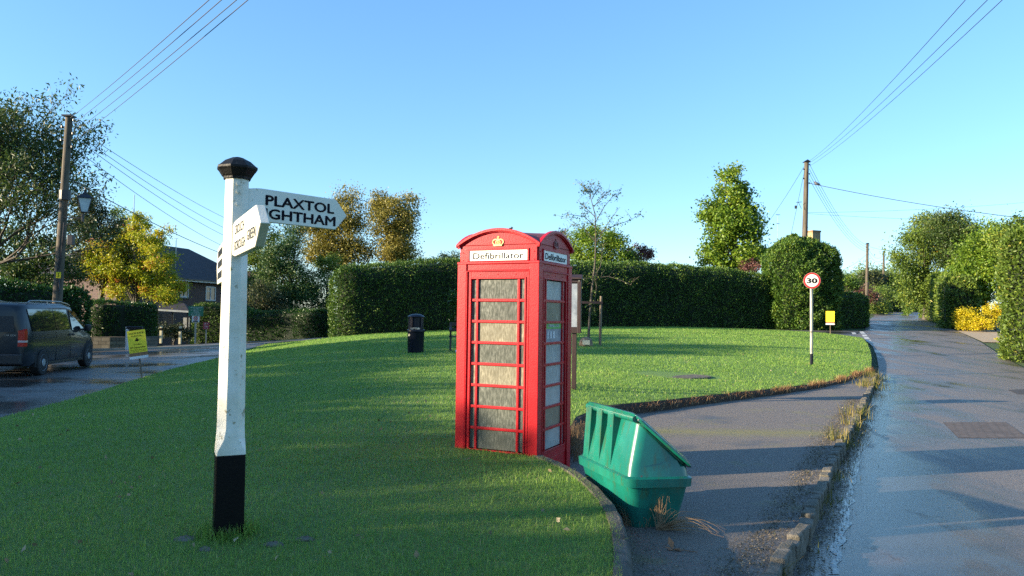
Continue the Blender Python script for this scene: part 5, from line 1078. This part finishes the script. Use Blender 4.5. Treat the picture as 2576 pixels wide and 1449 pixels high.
mb = MB(); mb.loft([sq(.26, zL+H-.01), sq(.25, zL+H+.02), sq(.15, zL+H+.11), sq(.08, zL+H+.15), sq(.07, zL+H+.20), sq(.03, zL+H+.22)]); mb.lathe([(.02, 0), (.045, .03), (.02, .06), (.035, .09), (.012, .12), (.004, .19)], 8, (xL, 0, zL+H+.21)); mb.build('lantern_roof', M['iron'], ln)
pb2 = Vector((at(2019, 700, 49).x, 49, .95)); P2_, d2 = tpole('tall ivy clad telegraph pole behind the topiary bush', pb2, at(2029, 408, 49), .17, ivy=.66)
mb = MB(); a = at(2017, 508, 48.8)-pb2; b = at(2003, 509, 48.8)-pb2; mb.tube([a, b], .02, 5); mb.tube([b+Vector((.15, 0, 0)), at(2016, 525, 48.8)-pb2], .016, 5); mb.build('stay_bracket', M['iron'], P2_)
pb3 = Vector((at(2180, 800, 86).x, 86, float(G(at(2180, 800, 86).x, 86)))); P3_, d3 = tpole('second slender telegraph pole further along the lane', pb3, at(2182, 614, 86), .16, False)
pb4 = Vector((at(2222, 760, 108).x, 108, float(G(at(2222, 760, 108).x, 108)))); P4_, d4 = tpole('furthest telegraph pole near the bend', pb4, at(2223, 634, 108), .16, False)
def cable(label, a, b, sag, r=.012, group='overhead telephone cables', n=22):
    a, b = Vector(a), Vector(b); mb = MB(); pts = [a.lerp(b, i/n)-Vector((0, 0, sag*4*(i/n)*(1-i/n))) for i in range(n+1)]
    mb.tube([p-a for p in pts], r, 5); o = mb.build('overhead_cable', M['wire']); o.location = a; return tag(o, label, 'cable', group)
od = ['first', 'second', 'third', 'fourth']
for k, (sx, sy, ex) in enumerate(((190, 297, 530), (197, 312, 563), (203, 330, 603), (208, 348, 632))):
    cable(f'{["leftmost", "second from left", "third from left", "rightmost"][k]} of four cables rising overhead from the leaning pole', at(sx-14, sy, 27), at(ex+72, -68, 9.5), .06, .007, 'cables rising from leaning pole')
for k, (sy, ey) in enumerate(((318, 552), (332, 578), (345, 596), (372, 622))):
    cable(f'{["top", "second", "third", "lowest thin"][k]} cable descending right from the leaning pole behind white post', at(186, sy, 27), at(640, ey+28, 60), .35+.06*k, .011, 'cables descending right from leaning pole')
cable('thick cable sloping down from lower leaning pole to the right', at(172, 448, 27), at(600, 652, 56), .25, .018, 'cables descending right from leaning pole')
for k, (sy, ex) in enumerate(((405, 2432), (410, 2492), (418, 2532))):
    cable(f'{["left", "middle", "right"][k]} of three cables rising to top right from ivy pole', at(2036, sy, 49), at(ex+32, -40, 13), .25, .0075, 'cables rising from ivy pole')
c1 = cable('thick cable with the pigeon running right from ivy pole', at(2032, 460, 49), at(2700, 562, 43), .25, .020, 'cables right of ivy pole')
cable('faint upper cable running right from ivy pole', at(2026, 535, 49), at(2700, 497, 60), .25, .008, 'cables right of ivy pole')
cable('faint lower cable running right from ivy pole', at(2028, 537, 49), at(2620, 553, 58), .2, .008, 'cables right of ivy pole')
for k, (sy, ey) in enumerate(((412, 617), (425, 622), (437, 628), (450, 633))):
    cable(f'{od[k]} cable down from top sagging between ivy pole and second pole', at(2036, sy, 48.9), at(2181, ey, 86), 1.0, .012, 'cables sagging to second pole')
for k, (sy, ey) in enumerate(((622, 640), (632, 648))):
    cable(f'{["upper", "lower"][k]} cable between second and furthest pole', at(2182, sy, 86), at(2223, ey, 108), .9, .012, 'cables between far poles')
cable('long cable sloping down left from ivy pole top', at(2022, 420, 49), at(1905, 595, 60), .2, .012, 'stays left of ivy pole')
stay = cable('steep stay wire from ivy pole into topiary', at(2024, 430, 48.8), at(1990, 590, 47.5), .0, .012, 'stays left of ivy pole')
cable('cable from second pole down left to the topiary', at(2180, 640, 86), at(2080, 690, 70), .4, .012, 'cables left of second pole')
cable('lower cable from second pole down to the clipped bush', at(2180, 652, 86), at(2105, 705, 74), .3, .012, 'cables left of second pole')
cable('short cable from second pole running right into trees', at(2183, 619, 86), at(2280, 632, 72), .2, .014, 'cables right of far poles')
cable('short cable from furthest pole running right into trees', at(2223, 646, 108), at(2270, 668, 92), .2, .014, 'cables right of far poles')
p = at(2002, 521, 48.2); mb = MB(); mb.lathe([(.05, -.10), (.085, -.08), (.085, .08), (.05, .10)], 8); o = mb.build('stay_insulator', M['iron']); o.location = p; tag(o, 'black insulator on the steep stay wire', 'insulator')
# pigeon on the thick cable
p = at(2053, 466, 48.8); mb = MB()
mb.tube([(-.16, 0, .09), (-.13, 0, .10), (-.10, 0, .12), (-.075, 0, .12), (-.04, 0, .08), (.02, 0, .045), (.09, 0, .03), (.15, 0, .015), (.22, 0, 0), (.26, 0, -.01)], [.004, .010, .032, .034, .05, .075, .07, .045, .028, .015], 10); mb.tube([(.02, 0, -.02), (.02, 0, -.07)], .01, 5)
o = mb.build('pigeon', M['birdm'], smooth=True); o.location = p+Vector((0, 0, .06)); o.rotation_euler = (0, 0, .3); o.scale = (1.3,)*3; tag(o, 'grey pigeon perched on the thick cable', 'bird')
# aerials and chimney above the foliage
def mast(label, px, y0, y1, Y):
    b = at(px, y1, Y); h_ = at(px, y0, Y).z-b.z; o = empty('aerial', b, 0, label, 'aerial', 'roof aerials'); mb = MB(); mb.tube([(0, 0, -1.5), (0, 0, h_)], .03, 5); mb.build('mast', M['silver'], o); return o, h_
o, h_ = mast('white aerial mast between conical tree and ivy pole', 1957, 540, 590, 70); mb = MB(); mb.box((0, 0, h_), (.5, .05, .05), .3); mb.box((0, 0, h_*.55), (.35, .05, .05), .3); mb.build('crossbar', M['silver'], o)
o, h_ = mast('thin pointed aerial above the autumn tree', 336, 490, 560, 52); mb = MB(); mb.tube([(0, 0, h_*.1), (0, 0, h_*.5)], .05, 6); mb.build('sleeve', M['silver'], o)
o, h_ = mast('thin aerial beside the house chimney', 442, 600, 650, 58); mb = MB(); mb.box((0, 0, h_), (.3, .03, .03)); mb.build('crossbar', M['silver'], o)
c = at(2048, 588, 64); o = empty('chimney_stack', c, math.radians(20), 'yellow brick chimney stack just above the topiary', 'chimney'); mb = MB(); mb.bx(-.42, .42, -.3, .3, -3, .12); mb.build('stack', brickmat('yellow_brick', (.42, .26, .10), (.5, .33, .14), (.3, .25, .2), 1, .24, .08), o, uv=True); mb = MB(); mb.bx(-.46, .46, -.34, .34, .12, .26); mb.build('coping', M['ply'], o)
c = at(1768, 700, 66); o = empty('far_chimney', (c.x, c.y, c.z-2), 0, 'pinkish chimney glimpsed through the conical tree', 'chimney'); mb = MB(); mb.bx(-.4, .4, -.3, .3, -1, 2.6); mb.build('stack', M['brick'], o, uv=True); mb = MB(); mb.lathe([(.12, 2.6), (.10, 2.95)], 8, (-.15, 0, 0)); mb.lathe([(.12, 2.6), (.10, 2.95)], 8, (.15, 0, 0)); mb.build('chimney_pot', M['brick'], o)
# ------------------------------------------------------------------ house
A = Vector((-26.8, 50.5, 0)); Bq = Vector((-23.2, 67.5, 0)); hd = (Bq-A).normalized(); hl = (Bq-A).length; back = Vector((-hd.y, hd.x, 0)); GZ = -1.1; EZ = 4.05
hs_ = empty('house', (A.x, A.y, GZ), math.atan2(hd.y, hd.x), 'dark walled two storey house with slate roof behind trees', 'house'); Hh = EZ-GZ; Dp = 8.
mb = MB(); mb.bx(0, hl, 0, Dp, 0, Hh); mb.build('wall', M['housewall'], hs_, uv=True)
rf = MB(); e = .45; z0 = Hh-.05; rz_ = Hh+2.9
v = [(-e, -e, z0), (hl+e, -e, z0), (hl+e, Dp+e, z0), (-e, Dp+e, z0), (4.2, Dp/2, rz_), (hl-4.2, Dp/2, rz_)]
rf.add(v, [(0, 1, 5, 4), (1, 2, 5), (2, 3, 4, 5), (3, 0, 4), (3, 2, 1, 0)]); roof = rf.build('roof', M['rooftile'], hs_, uv=True)
mb = MB(); mb.bx(-e-.02, hl+e, -e-.06, -e+.0, z0-.14, z0+.03); mb.build('fascia', M['upvc'], hs_)
mb = MB(); mb.bx(-e, hl+e, -e-.16, -e-.06, z0-.02, z0+.06); mb.build('gutter', M['iron'], hs_)
c = at(430, 625, 57); mb = MB(); Mi = Matrix.Translation(A+Vector((0, 0, GZ))) @ Matrix.Rotation(math.atan2(hd.y, hd.x), 4, 'Z'); cl_ = Mi.inverted() @ c
mb.bx(cl_.x-.5, cl_.x+.5, Dp/2-.35, Dp/2+.35, rz_-1.6, rz_+.9); mb.bx(cl_.x-.56, cl_.x+.56, Dp/2-.41, Dp/2+.41, rz_+.7, rz_+.82); ch = mb.build('chimney', M['brick'], roof, uv=True)
mb = MB(); mb.lathe([(.13, 0), (.11, .35)], 8, (cl_.x-.2, Dp/2, rz_+.9)); mb.lathe([(.13, 0), (.11, .35)], 8, (cl_.x+.2, Dp/2, rz_+.9)); mb.build('chimney_pot', M['brick'], ch)
def hitwall(px, py):
    d_ = (at(px, py, 60)-CAM); n_ = Vector((hd.y, -hd.x, 0)); t_ = (A-CAM).dot(n_)/d_.dot(n_); return Mi.inverted() @ (CAM+d_*t_)
def hwin(x0p, x1p, y0p, y1p):
    a_, b_ = hitwall(x0p, y1p), hitwall(x1p, y1p); a2 = hitwall(x0p, y0p); x0, x1 = a_.x, b_.x; z0_, z1_ = min(a_.z, b_.z), a2.z
    mb = MB(); mb.bx(x0, x1, -.01, .02, z0_, z1_); w_ = mb.build('window', M['winglass'], hs_); mb = MB(); t = .09
    for q in ((x0, x0+t, z0_, z1_), (x1-t, x1, z0_, z1_), (x0+t, x1-t, z1_-t, z1_), (x0+t, x1-t, z0_, z0_+t), ((x0+x1)/2-.05, (x0+x1)/2+.05, z0_+t, z1_-t), (x0+t, (x0+x1)/2-.05, z1_-.42, z1_-.36)): mb.bx(q[0], q[1], -.05, -.012, q[2], q[3])
    mb.build('window_frame', M['upvc'], w_); mb = MB(); mb.bx(x0-.1, x1+.1, -.12, .0, z0_-.10, z0_-.02); mb.build('sill', M['stone'], w_)
hwin(516, 541, 720, 756); hwin(452, 473, 710, 748)
pr = empty('entrance_porch', (at(440, 800, 50).x, 50, -.7), math.radians(8), 'small tiled porch with white fascia and dark trellis', 'porch'); zf = at(440, 778, 50).z+.7; W2 = 1.05
mb = MB(); mb.add([(-W2, -.6, zf), (W2, -.6, zf-.1), (W2-.2, 1.2, zf-.1), (-W2, 1.2, zf), (-W2+.1, .3, zf+.65), (W2*.45, .3, zf+.42)], [(0, 1, 5, 4), (1, 2, 5), (2, 3, 4, 5), (3, 0, 4), (3, 2, 1, 0)]); mb.build('roof', M['rooftile'], pr, uv=True)
mb = MB(); mb.box((0, -.63, zf-.10), (2*W2, .04, .12), 0, 0, math.radians(2.7)); mb.build('fascia', M['upvc'], pr)
for xx in (-.95, .0, .95): mb = MB(); mb.bx(xx-.05, xx+.05, -.5, -.4, 0, zf-.1); mb.build('post', M['iron'], pr)
mb = MB()
for k in range(11): mb.box((-.95+k*.095, -.45, zf-.85), (.03, .02, 1.1))
for k in range(7): mb.box((-.48, -.45, zf-.40-k*.15), (1.0, .025, .03))
mb.build('trellis', M['iron'], pr); mb = MB(); mb.bx(.45, .85, .3, .34, zf-1.5, zf-.55); mb.build('white_door', M['upvc'], pr)
mb = MB(); mb.bx(-6, 6, 0, 6, 0, 3); 
fh = empty('far_house', (at(555, 700, 82).x, 82, -.6), .2, 'distant house with reddish tiled roof behind the post', 'house'); zz = at(555, 690, 82).z+.6
mb = MB(); mb.bx(-3, 5, 0, 6, 0, zz-1.6); mb.build('wall', M['brick'], fh, uv=True); mb = MB(); mb.add([(-3.3, -.3, zz-1.7), (5.3, -.3, zz-1.7), (5.3, 6.3, zz-1.7), (-3.3, 6.3, zz-1.7), (-3.3, 3, zz+.6), (5.3, 3, zz+.6)], [(0, 1, 5, 4), (1, 2, 5), (2, 3, 4, 5), (3, 0, 4), (3, 2, 1, 0)]); mb.build('roof', brickmat('brown_roof_tile', (.12, .06, .045), (.16, .08, .06), (.05, .03, .03), 1, .3, .2), fh, uv=True)
# ------------------------------------------------------------------ small things on the left
def gpt(px, py, Y): p_ = at(px, py, Y); return Vector((p_.x, Y, p_.z))
b = gpt(491, 851, 43); o = empty('green_sign', b, math.radians(18), 'green notice board over white no dogs sign', 'sign'); up = lambda py: at(491, py, 43).z-b.z
mb = MB(); mb.bx(-.05, .05, 0, .05, -.3, up(800)); mb.build('post', M['steel'], o); mb = MB(); mb.bx(-.40, .40, -.03, 0, up(795), up(770)); g_ = mb.build('green_board', M['green_board'], o)
for k, (s, w_) in enumerate((('Parish Recreation', .62), ('Ground', .26), ('No dogs, bikes or', .56), ('vehicles', .28), ('In emergency', .44), ('please contact', .48), ('the warden', .48))): text(s, M['whiteboard'], g_, (0, -.032, up(771.5)-.035-k*.078), (1, 0, 0), (0, 0, 1), w_, .036, .002, .02)
mb = MB(); mb.bx(-.20, .20, -.03, 0, up(810.5), up(795.6)); w_ = mb.build('white_board', M['whiteboard'], o)
zc_ = up(800.5); mb = MB(); mb.tube([(.10*math.cos(a*math.pi/8), -.04, zc_+.10*math.sin(a*math.pi/8)) for a in range(17)], .015, 5); mb.tube([(-.07, -.04, zc_+.07), (.07, -.04, zc_-.07)], .013, 5); mb.build('prohibition_ring', M['sign_red'], w_)
mb = MB(); mb.box((0, -.036, zc_), (.09, .006, .035)); mb.box((.05, -.036, zc_+.025), (.03, .006, .03)); mb.box((-.03, -.036, zc_-.03), (.014, .006, .04)); mb.box((.03, -.036, zc_-.03), (.014, .006, .04)); mb.box((0, -.034, up(808)), (.26, .004, .07)); mb.build('dog_symbol', M['letter_blue'], w_)
b = gpt(518, 856, 43.5); o = empty('red_sign', b, math.radians(14), 'small red notice on grey post right of green sign', 'sign'); up = lambda py: at(518, py, 43.5).z-b.z
mb = MB(); mb.bx(-.035, .035, 0, .05, -.3, up(812)); mb.build('post', M['steel'], o); mb = MB(); mb.bx(-.17, .17, -.03, 0, up(828), up(810.5)); g_ = mb.build('red_board', M['red_board'], o)
for k, s in enumerate(('Slow', 'Drive', 'with', 'care')): text(s, M['whiteboard'], g_, (0, -.032, up(811.5)-.045-k*.088), (1, 0, 0), (0, 0, 1), .20, .042, .002, .02)
def bollard(label, px, y0, y1, Y):
    b = gpt(px, y1, Y); h_ = at(px, y0, Y).z-b.z; o = empty('marker_post', b, 0, label, 'post', 'cream marker posts with black bands'); mb = MB(); mb.bx(-.06, .06, -.06, .06, -.3, h_); mb.build('post', M['cream_post'], o, bevel=.01); mb = MB(); mb.bx(-.064, .064, -.064, .064, h_*.62, h_*.84); mb.build('black_band', M['black'], o)
bollard('cream marker post with black band close to laurel hedge', 405, 820, 850, 41); bollard('cream marker post with black band below the porch', 453, 821, 852, 41)
b = gpt(319, 873, 33.6); o = empty('white_stand', b, 0, 'white post with black rail behind duck race poster', 'post'); zt_ = at(319, 826, 33.6).z-b.z
mb = MB(); mb.bx(-.05, .05, -.05, .05, -.2, zt_); mb.build('post', M['whiteboard'], o); mb = MB(); mb.box((.32, 0, zt_+.02), (.75, .10, .14)); mb.build('rail', M['iron'], o, bevel=.02); mb = MB(); mb.lathe([(.03, 0), (.06, .04), (.03, .09)], 8, (-.03, 0, zt_)); mb.build('finial', M['whiteboard'], o)
print('objects', len(bpy.data.objects))
